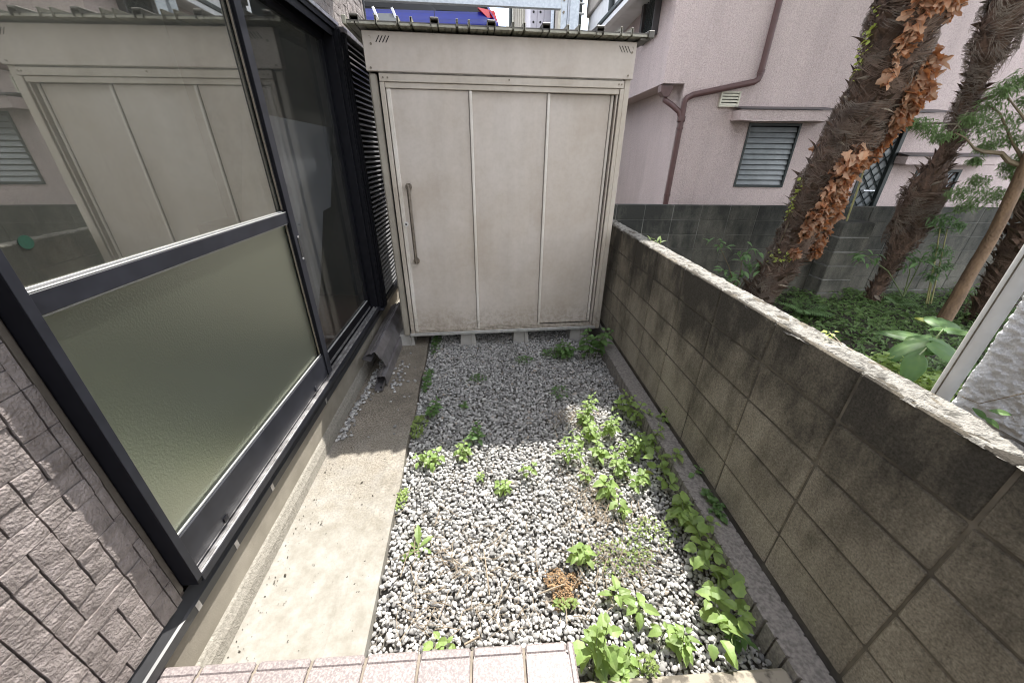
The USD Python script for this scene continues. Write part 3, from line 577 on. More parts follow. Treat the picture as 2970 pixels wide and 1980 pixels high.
H_('end_trim', cbox(-1.075, -1.045, 4.5, 4.53, 0.36, 5.6, 0.004), 'drip_metal')
# room behind the glass
H_('room_floor', box(-4.2, -1.13, -0.5, 4.0, 0.40, 0.445), 'room_floor')
H_('room_ceiling', box(-4.2, -1.225, -0.5, 4.0, 2.62, 2.68), 'room_wall')
H_('room_back', box(-4.25, -4.2, -0.5, 4.0, 0.4, 2.66), 'room_wall')
H_('room_side', box(-4.2, -1.225, 3.62, 3.70, 0.445, 2.62), 'room_dark')
H_('room_side', box(-4.2, -1.225, -0.5, -0.42, 0.445, 2.62), 'room_wall')
def hpt(p, w):
    P_ = at_plane(p, (w, 0, 0), (1, K, 0)); return (P_[1], P_[2])
H_('room_screen', prism([hpt(p, -1.17) for p in ((700, 318), (964, 372), (958, 600), (936, 612), (930, 800), (906, 1130), (830, 1130), (700, 1000))][::-1], 0, -1.172, -1.167), 'room_screen')  # added panel, its outline standing in for a grey reflection in the inner pane
H_('room_partition', box(-2.35, -2.30, 1.2, 3.62, 0.445, 2.62), 'room_curtain')
H_('room_cupboard', box(-2.29, -1.96, 3.2, 3.61, 0.446, 1.2), 'room_dark')

# ------------------------------------------------------------------ sliding window
wn = thing('sliding_window', 'tall black aluminium sliding window with frosted lower glass on the stone-clad house', 'window', (-1.08, 2.1, 0.43))
def W_(name, m, mat, parent=wn, smooth=False, **kw):
    return obj(name, hs(m), mat, parent, smooth, **kw)
jl = W_('frame_jamb', cbox(-1.130, -1.010, 0.812, 0.833, 0.412, 2.55, 0.0015), 'black_frame')
W_('jamb_face', cbox(-1.0095, -1.0075, 0.8125, 0.8365, 0.43, 2.55, 0.0006), 'frame_face')
W_('frame_jamb', cbox(-1.130, -1.012, 3.315, 3.345, 0.43, 2.55, 0.002), 'black_frame')
W_('frame_head', cat_mesh([cbox(-1.130, -1.000, 0.834, 3.40, 2.490, 2.520, 0.002), cbox(-1.02, -1.012, 0.834, 3.314, 2.445, 2.4895, 0.001), cbox(-1.075, -1.069, 0.834, 3.314, 2.445, 2.4895, 0.001)]), 'black_frame')
W_('head_flange', cbox(-1.058, -0.990, 0.80, 3.42, 2.5215, 2.545, 0.002), 'track_metal')
# sill: a stepped section with bright running rails
W_('frame_sill', prism([(-1.13, 0.40), (-1.013, 0.40), (-1.013, 0.412), (-1.1285, 0.437), (-1.13, 0.437)], 1, 0.834, 3.40), 'black_frame')
W_('sill_front', prism([(-1.0128, 0.402), (-1.008, 0.402), (-1.008, 0.432), (-1.0128, 0.432)], 1, 0.834, 3.40), 'frame_face')
for w, h in ((-1.0225, 0.437), (-1.049, 0.441), (-1.0865, 0.4475)):
    W_('running_rail', prism([(w - 0.0045, h - 0.03), (w + 0.0045, h - 0.03), (w + 0.0045, h - 0.003), (w + 0.003, h), (w - 0.003, h), (w - 0.0045, h - 0.003)], 1, 0.840, 3.314), 'track_metal')
for w, e_, h in ((-1.0165, 0.0035, 0.4335), (-1.0335, 0.0085, 0.429), (-1.0560, 0.0050, 0.434)):
    W_('sill_channel', cbox(w - e_, w + e_, 0.842, 3.31, h - 0.012, h, 0.001), 'track_metal')
# outer sash
s1 = W_('outer_sash', cat_mesh([cbox(-1.070, -1.034, 0.840, 2.158, 0.449, 0.598, 0.002), cbox(-1.070, -1.034, 0.840, 2.158, 1.398, 1.452, 0.002), cbox(-1.070, -1.034, 0.840, 2.158, 2.405, 2.470, 0.002), cbox(-1.072, -1.0335, 0.838, 0.850, 0.449, 2.47, 0.002)]), 'frame_face')
W_('sash_stile', cat_mesh([cbox(-1.074, -1.028, 2.104, 2.164, 0.446, 2.472, 0.002)]), 'black_frame', s1)
W_('stile_face', cbox(-1.0276, -1.0262, 2.106, 2.163, 0.446, 2.472, 0.0005), 'frame_face', s1)
W_('glazing_bead', cat_mesh([cbox(-1.048, -1.042, 0.851, 2.103, 0.5985, 0.6055, 0.001), cbox(-1.050, -1.041, 0.851, 2.103, 1.3915, 1.3975, 0.001)]), 'bead_white', s1)
W_('glazing_bead', cat_mesh([cbox(-1.0395, -1.0345, 0.851, 2.103, 1.4525, 1.4565, 0.001), cbox(-1.0545, -1.0515, 0.851, 2.103, 1.4525, 1.4605, 0.001)]), 'bead_white', s1)
W_('glazing_bead', cat_mesh([cbox(-1.050, -1.042, 2.088, 2.0925, 1.468, 2.40, 0.001), cbox(-1.050, -1.042, 2.088, 2.0925, 0.608, 1.39, 0.001)]), 'screw_metal', s1)
W_('glazing_seal', cat_mesh([cbox(-1.052, -1.043, 2.0935, 2.1035, 0.607, 1.391, 0.001), cbox(-1.052, -1.043, 2.0935, 2.1035, 1.46, 2.40, 0.001)]), 'dark_gap', s1)
W_('clear_pane', box(-1.060, -1.056, 0.846, 2.108, 1.45, 2.41), 'glass_coated', s1)
W_('frosted_pane', box(-1.060, -1.056, 0.846, 2.108, 0.595, 1.40), 'glass_frosted', s1)
pull = W_('pull_handle', cbox(-1.0262, -1.0235, 2.136, 2.154, 1.205, 1.315, 0.001), 'dark_gap', s1)
for z in (1.199, 1.318):
    W_('pull_end', cbox(-1.0262, -1.0222, 2.137, 2.153, z - 0.006, z + 0.005, 0.0015), 'steel_bright', pull)
W_('sash_stop', cat_mesh([cbox(-1.0336, -1.028, 1.905, 1.925, 0.452, 0.485, 0.001)]), 'frame_face', s1)
W_('sash_stop', cat_mesh([cbox(-1.0336, -1.030, 1.02, 1.045, 0.452, 0.476, 0.001)]), 'black_frame', s1)
# round green seal stuck on the clear pane
c0 = np.array([-1.0552, 0.928, 1.553])
W_('glass_seal', cyl(c0, c0 + [0.0006, 0, 0], 0.0155, 28), 'seal_green', s1)
# inner sash
s2 = W_('inner_sash', cat_mesh([cbox(-1.112, -1.078, 2.09, 3.31, 0.452, 0.515, 0.002), cbox(-1.112, -1.078, 2.09, 3.31, 2.415, 2.472, 0.002), cbox(-1.112, -1.078, 3.262, 3.312, 0.452, 2.472, 0.002), cbox(-1.112, -1.078, 2.09, 2.14, 0.452, 2.472, 0.002)]), 'black_frame')
W_('glazing_bead', cbox(-1.092, -1.080, 2.141, 3.261, 0.5155, 0.5205, 0.001), 'bead_white', s2)
W_('clear_pane', box(-1.099, -1.095, 2.135, 3.266, 0.51, 2.42), 'glass_clear', s2)

# ------------------------------------------------------------------ louvred shutter beside the window
lv = thing('louvred_shutter', 'black louvred shutter panel squeezed between the sliding window and the shed', 'shutter', (-1.0, 3.9, 0.43))
def L_(name, m, mat, parent=lv, **kw):
    return obj(name, hs(m), mat, parent, **kw)
L_('guide_post', cat_mesh([cbox(-1.055, -0.985, 3.352, 3.400, 0.425, 2.50, 0.003), cbox(-0.984, -0.976, 3.360, 3.378, 0.43, 2.50, 0.001), cbox(-0.984, -0.978, 3.386, 3.396, 0.43, 2.50, 0.001)]), 'black_frame')
L_('guide_post', cat_mesh([cbox(-1.055, -0.965, 3.404, 3.458, 0.405, 2.485, 0.003), cbox(-0.964, -0.958, 3.412, 3.424, 0.41, 2.485, 0.001), cbox(-0.964, -0.958, 3.436, 3.450, 0.41, 2.485, 0.001)]), 'black_frame')
L_('post_cap', cbox(-1.057, -0.950, 3.396, 3.464, 2.4855, 2.515, 0.002), 'canopy_metal')
L_('panel_frame', cat_mesh([cbox(-1.04, -0.985, 3.46, 3.482, 0.42, 2.50, 0.002), cbox(-1.04, -0.985, 4.36, 4.40, 0.42, 2.50, 0.002), cbox(-1.04, -0.985, 3.4825, 4.359, 0.42, 0.455, 0.002)]), 'frame_face')
L_('head_rail', cbox(-1.055, -0.965, 3.466, 4.40, 2.5005, 2.535, 0.002), 'track_metal')
L_('back_board', box(-1.05, -1.03, 3.47, 4.38, 0.43, 2.50), 'dark_gap')
z = 0.47
while z < 2.48:
    L_('slat', prism([(-1.026, z + 0.026), (-0.992, z), (-0.988, z + 0.003), (-0.990, z + 0.010), (-1.022, z + 0.032)], 1, 3.4825, 4.359), 'louver_slat')
    z += 0.0405
L_('foot', cbox(-1.05, -0.97, 3.345, 3.47, 0.385, 0.404, 0.002), 'frame_face')

# ------------------------------------------------------------------ loose metal profiles lying by the plinth
def sheet_profile(pts, t, y0, y1, ang, org, tilt=0.0):
    """a bent sheet: polyline (out, z) of thickness t swept along the wall"""
    pts = np.asarray(pts, float)
    d = np.gradient(pts, axis=0); nrm = np.stack([-d[:, 1], d[:, 0]], 1); nrm /= np.linalg.norm(nrm, axis=1, keepdims=True)
    q = np.vstack([pts, (pts + nrm * t)[::-1]])
    v, f = prism(q, 1, y0, y1)
    if len(f) and True: pass
    v = v.copy(); yy_ = v[:, 1] - y0
    v[:, 0] += org[0] + ang * yy_; v[:, 2] += org[1] + tilt * yy_
    return v, f
pr = thing('box_cover', 'bent dark bronze metal cover strip leaning on the plinth in front of the shed', 'metal profile', (-0.99, 3.0, 0.2))
obj('cover_sheet', sheet_profile([(-0.062, 0.235), (-0.012, 0.262), (-0.004, 0.252), (0.018, 0.272), (0.030, 0.270), (0.062, 0.205), (0.070, 0.214), (0.102, 0.128)], 0.0022, 2.72, 3.85, -0.03, (-0.985, 0.0)), 'profile_bronze', pr)
obj('end_flap', mapv(box(-0.05, 0.02, 2.66, 2.80, 0.0, 0.003), lambda v: np.stack([v[:, 0] - 1.0, v[:, 1], 0.205 + 0.35 * (v[:, 0] + 0.0) * -1 + 0.02], 1)), 'profile_bronze', pr)
for k in range(4):
    obj('slot', mapv(box(0, 0.0016, 0, 0.020, 0, 0.026), lambda v, k=k: np.stack([-0.985 + 0.046 - 0.03 * 0.2 + v[:, 0] + (0.026 - v[:, 2]) * 0.42, 2.905 + 0.010 * k + v[:, 1] * 0.15, 0.218 + v[:, 2]], 1)), 'dark_gap', pr)
p2 = thing('channel_profile', 'narrow dark channel profile on the path beneath the bent cover strip', 'metal profile', (-0.93, 3.0, 0.1))
obj('channel', sheet_profile([(-0.030, 0.0), (-0.030, 0.085), (-0.012, 0.092), (-0.006, 0.084), (0.012, 0.092), (0.036, 0.088), (0.042, 0.0)], 0.002, 2.60, 3.85, -0.03, (-0.905, 0.021)), 'profile_bronze', p2)
p3 = thing('rail_profile', 'small grey rail end with a round hole poking out of the channel profile', 'metal profile', (-0.93, 2.6, 0.03))
rl = obj('rail', sheet_profile([(-0.032, 0.045), (-0.030, 0.012), (0.030, 0.010), (0.034, 0.05)], 0.002, 2.505, 3.6, -0.03, (-0.905, 0.026)), 'profile_bronze', p3)
obj('hole', cyl((-0.897, 2.555, 0.0385), (-0.897, 2.555, 0.0396), 0.013, 18), 'dark_gap', p3)

# ------------------------------------------------------------------ garden wall and the pink house behind it
GA = math.radians(-3.0)
GC, GS = math.cos(GA), math.sin(GA)
G0 = np.array([2.8, 5.30])
def gd(m):                                                         # (along, depth behind the wall face, z) to the world
    return mapv(m, lambda v: np.stack([G0[0] + v[:, 0] * GC - v[:, 1] * GS, G0[1] + v[:, 0] * GS + v[:, 1] * GC, v[:, 2]], 1))
def gp(p, off=0.0):
    """point under a picture position on the plane off behind the wall face, as (along, z)"""
    n = np.array([-GS, GC, 0]); P = at_plane(p, np.array([G0[0], G0[1], 0]) + n * off, n)
    d = P[:2] - G0
    return d[0] * GC + d[1] * GS, P[2]
gw = thing('garden_wall', 'dark mossy block wall across the far side of the planted bed', 'wall', (4.5, 5.25, -0.2))
def G_(name, m, mat, parent, smooth=False, **kw):
    return obj(name, gd(m), mat, parent, smooth, **kw)
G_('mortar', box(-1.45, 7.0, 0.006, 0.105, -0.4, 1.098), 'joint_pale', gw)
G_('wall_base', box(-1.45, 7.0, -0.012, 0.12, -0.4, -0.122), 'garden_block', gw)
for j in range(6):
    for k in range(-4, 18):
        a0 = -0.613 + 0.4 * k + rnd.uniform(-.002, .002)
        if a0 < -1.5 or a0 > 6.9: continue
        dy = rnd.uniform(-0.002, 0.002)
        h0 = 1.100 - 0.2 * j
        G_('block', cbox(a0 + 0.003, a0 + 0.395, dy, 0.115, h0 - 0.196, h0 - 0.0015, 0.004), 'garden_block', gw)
pier = thing('wall_pier', 'leaning-looking square block pier standing before the mossy garden wall', 'pier', (5.0, 5.0, -0.2))
pa0, pa1 = 2.02, 2.44
for j in range(6):
    h0 = 0.93 - 0.2 * j
    G_('block', cbox(pa0 + rnd.uniform(-.003, .003), pa1, -0.30, -0.016, h0 - 0.190, h0, 0.010), 'garden_block', pier)
G_('mortar', box(pa0 + 0.006, pa1 - 0.006, -0.293, -0.014, -0.3, 0.92), 'joint_pale', pier)
cane = thing('leaning_cane', 'thin weathered cane leaning up between the pier and the leafy palm trunk', 'cane', (4.85, 5.1, 0.9))
c0_, c1_ = at_y((2453, 648), 5.05), at_y((2520, 450), 4.95)
obj('cane', tube([c0_, (c0_ + c1_) / 2 + [0.006, 0, 0.004], c1_], [0.011, 0.011, 0.009], 8), 'bamboo_stem', cane)

ph = thing('pink_house', 'two-storey house with rough pink plaster walls behind the mossy garden wall', 'house', (4.5, 8.0, -0.2))
PO = 0.80                                                          # facade distance behind the garden wall face
aL = -0.075                                                        # left corner of the ground storey
def P_(name, m, mat, parent=ph, smooth=False, **kw):
    return G_(name, m, mat, parent, smooth, **kw)
# upper storey juts out to the left; its soffit at 2.61
wl = gp((2175, 357), PO); wr = gp((2326, 360), PO); wb = gp((2128, 542), PO)
win = (wl[0], gp((2298, 452), PO)[0] + 0.03, wb[1], wl[1])
wl_a0, wl_a1, wl_z0, wl_z1 = wl[0] - 0.005, wr[0] - 0.0, wb[1], wl[1]
d0 = gp((2450, 600), PO)[0] + 0.02; d1 = gp((2640, 365), PO)[0]; dz1 = 2.135
def wall_with_holes(a0, a1, z0, z1, holes, b0, b1, name, mat):
    import shapely.geometry as sg
    poly = sg.box(a0, z0, a1, z1)
    for h in holes: poly = poly.difference(sg.box(h[0], h[2], h[1], h[3]))
    m = trimesh.creation.extrude_polygon(poly, b1 - b0, engine='earcut')
    v = np.array(m.vertices); v = np.stack([v[:, 0], b0 + v[:, 2], v[:, 1]], 1)
    return P_(name, (v, np.array(m.faces)[:, ::-1]), mat)
w3 = (gp((2660, 490), PO)[0], gp((2790, 495), PO)[0], 1.13, 1.56)
wall_with_holes(aL, 9.0, -0.3, 5.9, [(wl_a0, wl_a1, wl_z0, wl_z1), (d0, d1, -0.1, dz1), w3], PO, PO + 0.14, 'front_wall', 'plaster_pink')
P_('side_wall', box(aL, aL + 0.14, PO + 0.141, 4.2, -0.3, 2.62), 'plaster_pink')
uL = -0.375
P_('upper_side_wall', box(uL, uL + 0.12, PO + 0.0, 4.2, 2.612, 5.9), 'plaster_pink')
P_('upper_front_return', box(uL + 0.121, aL - 0.001, PO + 0.0, PO + 0.12, 2.612, 5.9), 'plaster_pink')
P_('soffit', box(uL + 0.121, aL + 0.14, PO + 0.121, 4.2, 2.614, 2.66), 'plaster_pink')
P_('corner_corbel', cbox(aL + 0.001, aL + 0.12, PO - 0.012, PO - 0.0005, 2.44, 2.615, 0.003), 'plaster_pink')
P_('inside_wall', box(aL + 0.2, 8.9, PO + 1.6, PO + 1.64, -0.2, 2.6), 'room_dark')
P_('back_wall', box(aL + 0.141, 9.0, 4.05, 4.2, -0.3, 5.9), 'plaster_pink')
P_('house_roof', prism([(uL - 0.45, 5.9), (9.4, 5.9), (9.4, 5.98), (4.5, 7.2), (uL - 0.45, 5.98)], 1, PO - 0.4, 4.6), 'canopy_metal')
# louvre window
lw = P_('louvre_window', cat_mesh([cbox(wl_a0, wl_a0 + 0.03, PO - 0.012, PO + 0.08, wl_z0, wl_z1, 0.002), cbox(wl_a1 - 0.03, wl_a1, PO - 0.012, PO + 0.08, wl_z0, wl_z1, 0.002), cbox(wl_a0 + 0.03, wl_a1 - 0.03, PO - 0.012, PO + 0.08, wl_z1 - 0.035, wl_z1, 0.002), cbox(wl_a0 + 0.03, wl_a1 - 0.03, PO - 0.016, PO + 0.08, wl_z0, wl_z0 + 0.028, 0.002)]), 'window_dark')
nsl = 11
for k in range(nsl):
    z0 = wl_z0 + 0.034 + k * (wl_z1 - wl_z0 - 0.075) / nsl; hz = (wl_z1 - wl_z0 - 0.075) / nsl
    P_('glass_slat', prism([(PO + 0.012, z0), (PO + 0.018, z0), (PO + 0.040, z0 + hz * 1.02), (PO + 0.034, z0 + hz * 1.02)], 0, wl_a0 + 0.032, wl_a1 - 0.032) if False else mapv(box(wl_a0 + 0.032, wl_a1 - 0.032, 0, 0.006, 0, hz * 0.90), lambda v: np.stack([v[:, 0], PO + 0.004 + v[:, 1] + v[:, 2] * 0.42, z0 + v[:, 2]], 1)), 'louver_glass', lw)
    P_('slat_clip', cbox(wl_a0 + 0.03, wl_a0 + 0.045, PO + 0.0, PO + 0.030, z0 - 0.003, z0 + 0.006, 0.001), 'screw_metal', lw)
P_('window_back', box(wl_a0, wl_a1, PO + 0.10, PO + 0.105, wl_z0, wl_z1), 'room_dark', lw)
# plaster hoods with metal flashing over window, door and small window
def hood(a0, a1, z, depth, th, taper):
    h = P_('hood', prism([(a0, z), (a1, z), (a1, z - th), (a1 - 0.02, z - th * 1.1), (a1 - taper, z - th), (a0 + taper, z - th * 1.1), (a0, z - th * 0.98)][::-1], 1, PO - depth, PO - 0.001), 'plaster_pink')
    P_('hood_flashing', mapv(cbox(a0 - 0.012, a1 + 0.012, 0, depth + 0.018, 0, 0.010, 0.002), lambda v: np.stack([v[:, 0], PO - depth - 0.018 + v[:, 1], z + 0.003 + v[:, 2] + 0.18 * v[:, 1]], 1)), 'canopy_metal', h)
ca = gp((2155, 310), PO - 0.25); cb = gp((2425, 326), PO - 0.25)
hood(ca[0], cb[0], 2.290, 0.25, 0.125, 0.25)
cd = gp((2530, 326), PO - 0.3); ce = gp((2775, 331), PO - 0.3)
hood(cd[0], ce[0], 2.27, 0.30, 0.11, 0.02)
cf = gp((2638, 447), PO - 0.2); cg = gp((2900, 460), PO - 0.2)
hood(cf[0], cg[0], 1.735, 0.20, 0.10, 0.02)
# door with diamond lattice
dr = P_('door', box(d0, d1, PO + 0.05, PO + 0.07, -0.1, dz1), 'louver_glass')
P_('door_frame', cat_mesh([cbox(d0, d0 + 0.05, PO - 0.01, PO + 0.09, -0.1, dz1, 0.003), cbox(d1 - 0.06, d1, PO - 0.01, PO + 0.09, -0.1, dz1, 0.003), cbox(d0 + 0.05, d1 - 0.06, PO - 0.01, PO + 0.09, dz1 - 0.06, dz1, 0.003)]), 'window_dark', dr)
for k in range(-12, 16):
    for s in (1, -1):
        pts = []
        x0_, x1_ = d0 + 0.05, d1 - 0.06
        zc = 0.0 + 0.17 * k
        za, zb = zc, zc + s * (x1_ - x0_) * 1.15
        # clip to the door opening
        zlo, zhi = -0.05, dz1 - 0.06
        def xat(z): return x0_ + (z - za) / (zb - za) * (x1_ - x0_)
        A, B = [x0_, za], [x1_, zb]
        if max(za, zb) < zlo or min(za, zb) > zhi: continue
        for q in (A, B):
            if q[1] < zlo: q[0], q[1] = xat(zlo), zlo
            if q[1] > zhi: q[0], q[1] = xat(zhi), zhi
        if abs(A[0] - B[0]) < 0.03: continue
        P_('lattice_bar', tube([(A[0], PO + 0.035, A[1]), (B[0], PO + 0.035, B[1])], 0.009, 4), 'window_dark', dr)
P_('door_handle', tube([(d0 + 0.13, PO - 0.0, 1.25), (d0 + 0.13, PO - 0.05, 1.25), (d0 + 0.30, PO - 0.05, 1.25)], 0.012, 8), 'steel_bright', dr)
sw = P_('small_window', cat_mesh([cbox(w3[0], w3[0] + 0.04, PO - 0.01, PO + 0.08, w3[2], w3[3], 0.002), cbox(w3[1] - 0.04, w3[1], PO - 0.01, PO + 0.08, w3[2], w3[3], 0.002), cbox(w3[0] + 0.04, w3[1] - 0.04, PO - 0.01, PO + 0.08, w3[3] - 0.04, w3[3], 0.002), cbox(w3[0] + 0.04, w3[1] - 0.04, PO - 0.01, PO + 0.08, w3[2], w3[2] + 0.03, 0.002)]), 'window_dark')
for k in range(5):
    P_('glass_slat', mapv(box(w3[0] + 0.04, w3[1] - 0.04, 0, 0.006, 0, 0.07), lambda v: np.stack([v[:, 0], PO + 0.01 + v[:, 1] + v[:, 2] * 0.3, w3[2] + 0.035 + 0.069 * k + v[:, 2]], 1)), 'louver_glass', sw)
# vent
va, vb = gp((2094, 265), PO - 0.04), gp((2140, 311), PO - 0.04)
vt = P_('wall_vent', cat_mesh([cbox(va[0], vb[0], PO - 0.05, PO - 0.001, vb[1], vb[1] + 0.02, 0.003), cbox(va[0], vb[0], PO - 0.05, PO - 0.001, va[1] - 0.02, va[1], 0.003), cbox(va[0], va[0] + 0.022, PO - 0.05, PO - 0.001, vb[1] + 0.02, va[1] - 0.02, 0.003), cbox(vb[0] - 0.022, vb[0], PO - 0.05, PO - 0.001, vb[1] + 0.02, va[1] - 0.02, 0.003)]), 'vent_cream')
P_('vent_throat', box(va[0] + 0.02, vb[0] - 0.02, PO - 0.012, PO - 0.002, vb[1] + 0.02, va[1] - 0.02), 'dark_gap', vt)
for k in range(4):
    hh = (va[1] - vb[1] - 0.04) / 4
    P_('vent_slat', mapv(box(va[0] + 0.022, vb[0] - 0.022, 0, 0.004, 0, hh * 0.72), lambda v: np.stack([v[:, 0], PO - 0.050 + v[:, 1] + v[:, 2] * 0.55, vb[1] + 0.022 + hh * k + v[:, 2]], 1)), 'vent_cream', vt)
# rain pipes and their hopper
pt = gp((2262, 0), PO - 0.06); pb = gp((2200, 236), PO - 0.06); pk = gp((1992, 283), PO - 0.06); pq = gp((1927, 592), PO - 0.06)
xa, xb_ = (pt[0] + pb[0]) / 2, (pk[0] + pq[0]) / 2 - 0.0
dp = P_('rain_pipe', tube([(xa, PO - 0.06, 5.6), (xa, PO - 0.06, pb[1] + 0.06), (xa - 0.012, PO - 0.06, pb[1] + 0.02), (xa - 0.06, PO - 0.06, pb[1] - 0.01), (xb_ + 0.10, PO - 0.06, pk[1] + 0.03), (xb_ + 0.02, PO - 0.06, pk[1] - 0.01), (xb_, PO - 0.06, pk[1] - 0.06), (xb_, PO - 0.06, 0.3)], 0.040, 14), 'pipe_brown', smooth=50)
for zz in (1.15, 2.05):
    P_('pipe_collar', cyl((xb_, PO - 0.06, zz), (xb_, PO - 0.06, zz + 0.03), 0.047, 14), 'pipe_brown', dp, smooth=50)
P_('pipe_collar', cyl((xa, PO - 0.06, pb[1] + 0.09), (xa, PO - 0.06, pb[1] + 0.13), 0.046, 14), 'pipe_brown', dp, smooth=50)
P_('pipe_branch', cat_mesh([tube([(xb_ - 0.02, PO - 0.06, 2.20), (xb_ - 0.05, PO - 0.055, 2.27), (xb_ - 0.16, PO + 0.0, 2.36), (xb_ - 0.235, PO + 0.08, 2.42), (xb_ - 0.24, PO + 0.10, 2.50)], 0.036, 12), cbox(xb_ - 0.055, xb_ + 0.045, PO - 0.10, PO - 0.02, 2.14, 2.22, 0.012)]), 'pipe_brown', dp, smooth=50)
P_('hopper', prism([(xb_ - 0.335, 2.60), (xb_ - 0.17, 2.60), (xb_ - 0.175, 2.52), (xb_ - 0.20, 2.46), (xb_ - 0.275, 2.46), (xb_ - 0.33, 2.52)][::-1], 1, PO + 0.03, PO + 0.16), 'pipe_brown', dp)
# lattice window on the upper left wall
gr = P_('side_lattice', box(uL - 0.012, uL - 0.002, PO + 0.62, PO + 1.15, 3.34, 4.6), 'dark_gap')
P_('lattice_frame', cat_mesh([cbox(uL - 0.09, uL - 0.001, PO + 1.155, PO + 1.25, 3.28, 4.6, 0.003), cbox(uL - 0.09, uL - 0.001, PO + 0.58, PO + 0.61, 3.28, 4.6, 0.003), cbox(uL - 0.09, uL - 0.013, PO + 0.612, PO + 1.154, 3.28, 3.335, 0.003)]), 'canopy_metal', gr)
for k in range(26):
    for s in (1, -1):
        b0_, b1_ = PO + 0.612, PO + 1.154
        z0_ = 2.85 + 0.085 * k if s > 0 else 3.30 + 0.085 * k
        A = [b0_, z0_]; B = [b1_, z0_ + s * 0.45]
        zlo, zhi = 3.34, 4.6
        if max(A[1], B[1]) < zlo or min(A[1], B[1]) > zhi: continue
        f_ = lambda z: b0_ + (z - z0_) / (s * 0.45) * (b1_ - b0_)
        for q in (A, B):
            if q[1] < zlo: q[0], q[1] = f_(zlo), zlo
            if q[1] > zhi: q[0], q[1] = f_(zhi), zhi
        if abs(A[0] - B[0]) < 0.03: continue
        P_('lattice_bar', tube([(uL - 0.05, A[0], A[1]), (uL - 0.05, B[0], B[1])], 0.009, 4), 'window_dark', gr)

# ------------------------------------------------------------------ white stucco building close behind the wall on the right
wb_ = thing('stucco_building', 'white rough-stucco building corner rising behind the block wall at the right edge', 'building', (1.9, -0.2, -0.2))
nyy, nzz = 230, 330
Yg, Zg = np.meshgrid(np.linspace(0.870, -0.05, nyy), np.linspace(0.80, 2.05, nzz), indexing='ij')
Pn = np.stack([Yg * 62, Zg * 80, Yg * 0], -1)
hh_ = meshkit.fbm(Pn, 2, 31)
Xg = 1.448 - 0.016 * np.clip(hh_ - 0.34, 0, 0.4) - 0.004 * (meshkit.noise(Pn * 2.3, 4) - 0.5)
Xg[0] = 1.462
obj('stucco_face', grid(np.stack([Xg, Yg, Zg], -1)), 'plaster_white', wb_, smooth=True)
obj('wall_core', box(1.456, 4.5, -6, 0.866, -0.4, 4.6), 'plaster_white', wb_)
obj('roof_slab', box(1.38, 4.6, -6, 0.95, 4.6, 4.7), 'canopy_metal', wb_)
xp, yp = 1.400, 0.872
dn = thing('white_drainpipe', 'white plastic drainpipe at the corner of the stucco building, in front of the big-leaved plant', 'drainpipe', (xp, yp, -0.2))
obj('pipe', tube([(xp, yp, -0.2), (xp, yp, 4.5)], 0.0235, 22), 'pvc_white', dn, smooth=60)
obj('seam', cbox(xp - 0.0250, xp - 0.0230, yp - 0.003, yp + 0.0005, -0.2, 4.5, 0.0005), 'screw_metal', dn)
for zz in (0.5, 2.3):
    obj('bracket', cat_mesh([cyl((xp, yp, zz), (xp, yp, zz + 0.025), 0.026, 20), box(xp + 0.012, 1.45, yp - 0.01, yp - 0.008, zz, zz + 0.025)]), 'galvanised', dn, smooth=50)

# ------------------------------------------------------------------ galvanised frame, parking deck and car beyond the shed
fr = thing('galvanised_frame', 'galvanised steel beam and post standing behind the shed roof', 'steel frame', (0.9, 5.0, 0.0))
FA = 0.045
def fm(m): return mapv(m, lambda v: np.stack([v[:, 0], 5.0 + v[:, 1] + FA * v[:, 0], v[:, 2]], 1))
zb_ = 3.088
obj('beam', fm(cat_mesh([cbox(-1.35, 0.80, 0.0, 0.006, zb_, zb_ + 0.11, 0.002), cbox(-1.35, 0.80, 0.007, 0.06, zb_, zb_ + 0.006, 0.001), cbox(-1.35, 0.80, 0.007, 0.06, zb_ + 0.104, zb_ + 0.110, 0.001)])), 'galvanised', fr)
obj('upper_beam', fm(cbox(-1.35, 0.80, 0.15, 0.21, zb_ + 0.135, zb_ + 0.235, 0.004)), 'galvanised', fr)
obj('angle_post', fm(cat_mesh([cbox(0.803, 0.86, 0.0, 0.006, 0.0, 4.2, 0.001), cbox(0.862, 0.868, -0.0, 0.07, 0.0, 4.2, 0.001)])), 'galvanised', fr)
obj('square_post', fm(cbox(0.888, 0.995, -0.02, 0.085, 0.0, 4.2, 0.006)), 'galvanised', fr)
obj('bolt', fm(cyl((0.83, -0.001, 3.06), (0.83, -0.012, 3.06), 0.012, 6)), 'screw_metal', fr)
obj('bolt', fm(cyl((0.83, -0.001, 3.16), (0.83, -0.012, 3.16), 0.012, 6)), 'screw_metal', fr)
for zz in (3.07, 3.155):
    obj('pipe_stub', fm(cat_mesh([cyl((0.996, 0.03, zz), (1.035, 0.03, zz - 0.01), 0.008, 8), cyl((1.03, 0.03, zz - 0.01), (1.055, 0.03, zz - 0.005), 0.011, 8)])), 'bead_white', fr)
obj('parking_deck', box(-6.0, 1.1, 6.9, 12.5, 2.45, 2.66), 'deck_concrete', kind='structure')
dk = thing('retaining_wall', 'concrete retaining wall under the raised parking place of the blue car', 'retaining wall', (-2.4, 7.0, 0.0))
obj('wall', box(-6.0, 1.08, 7.0, 7.25, -0.4, 2.445), 'deck_concrete', dk)
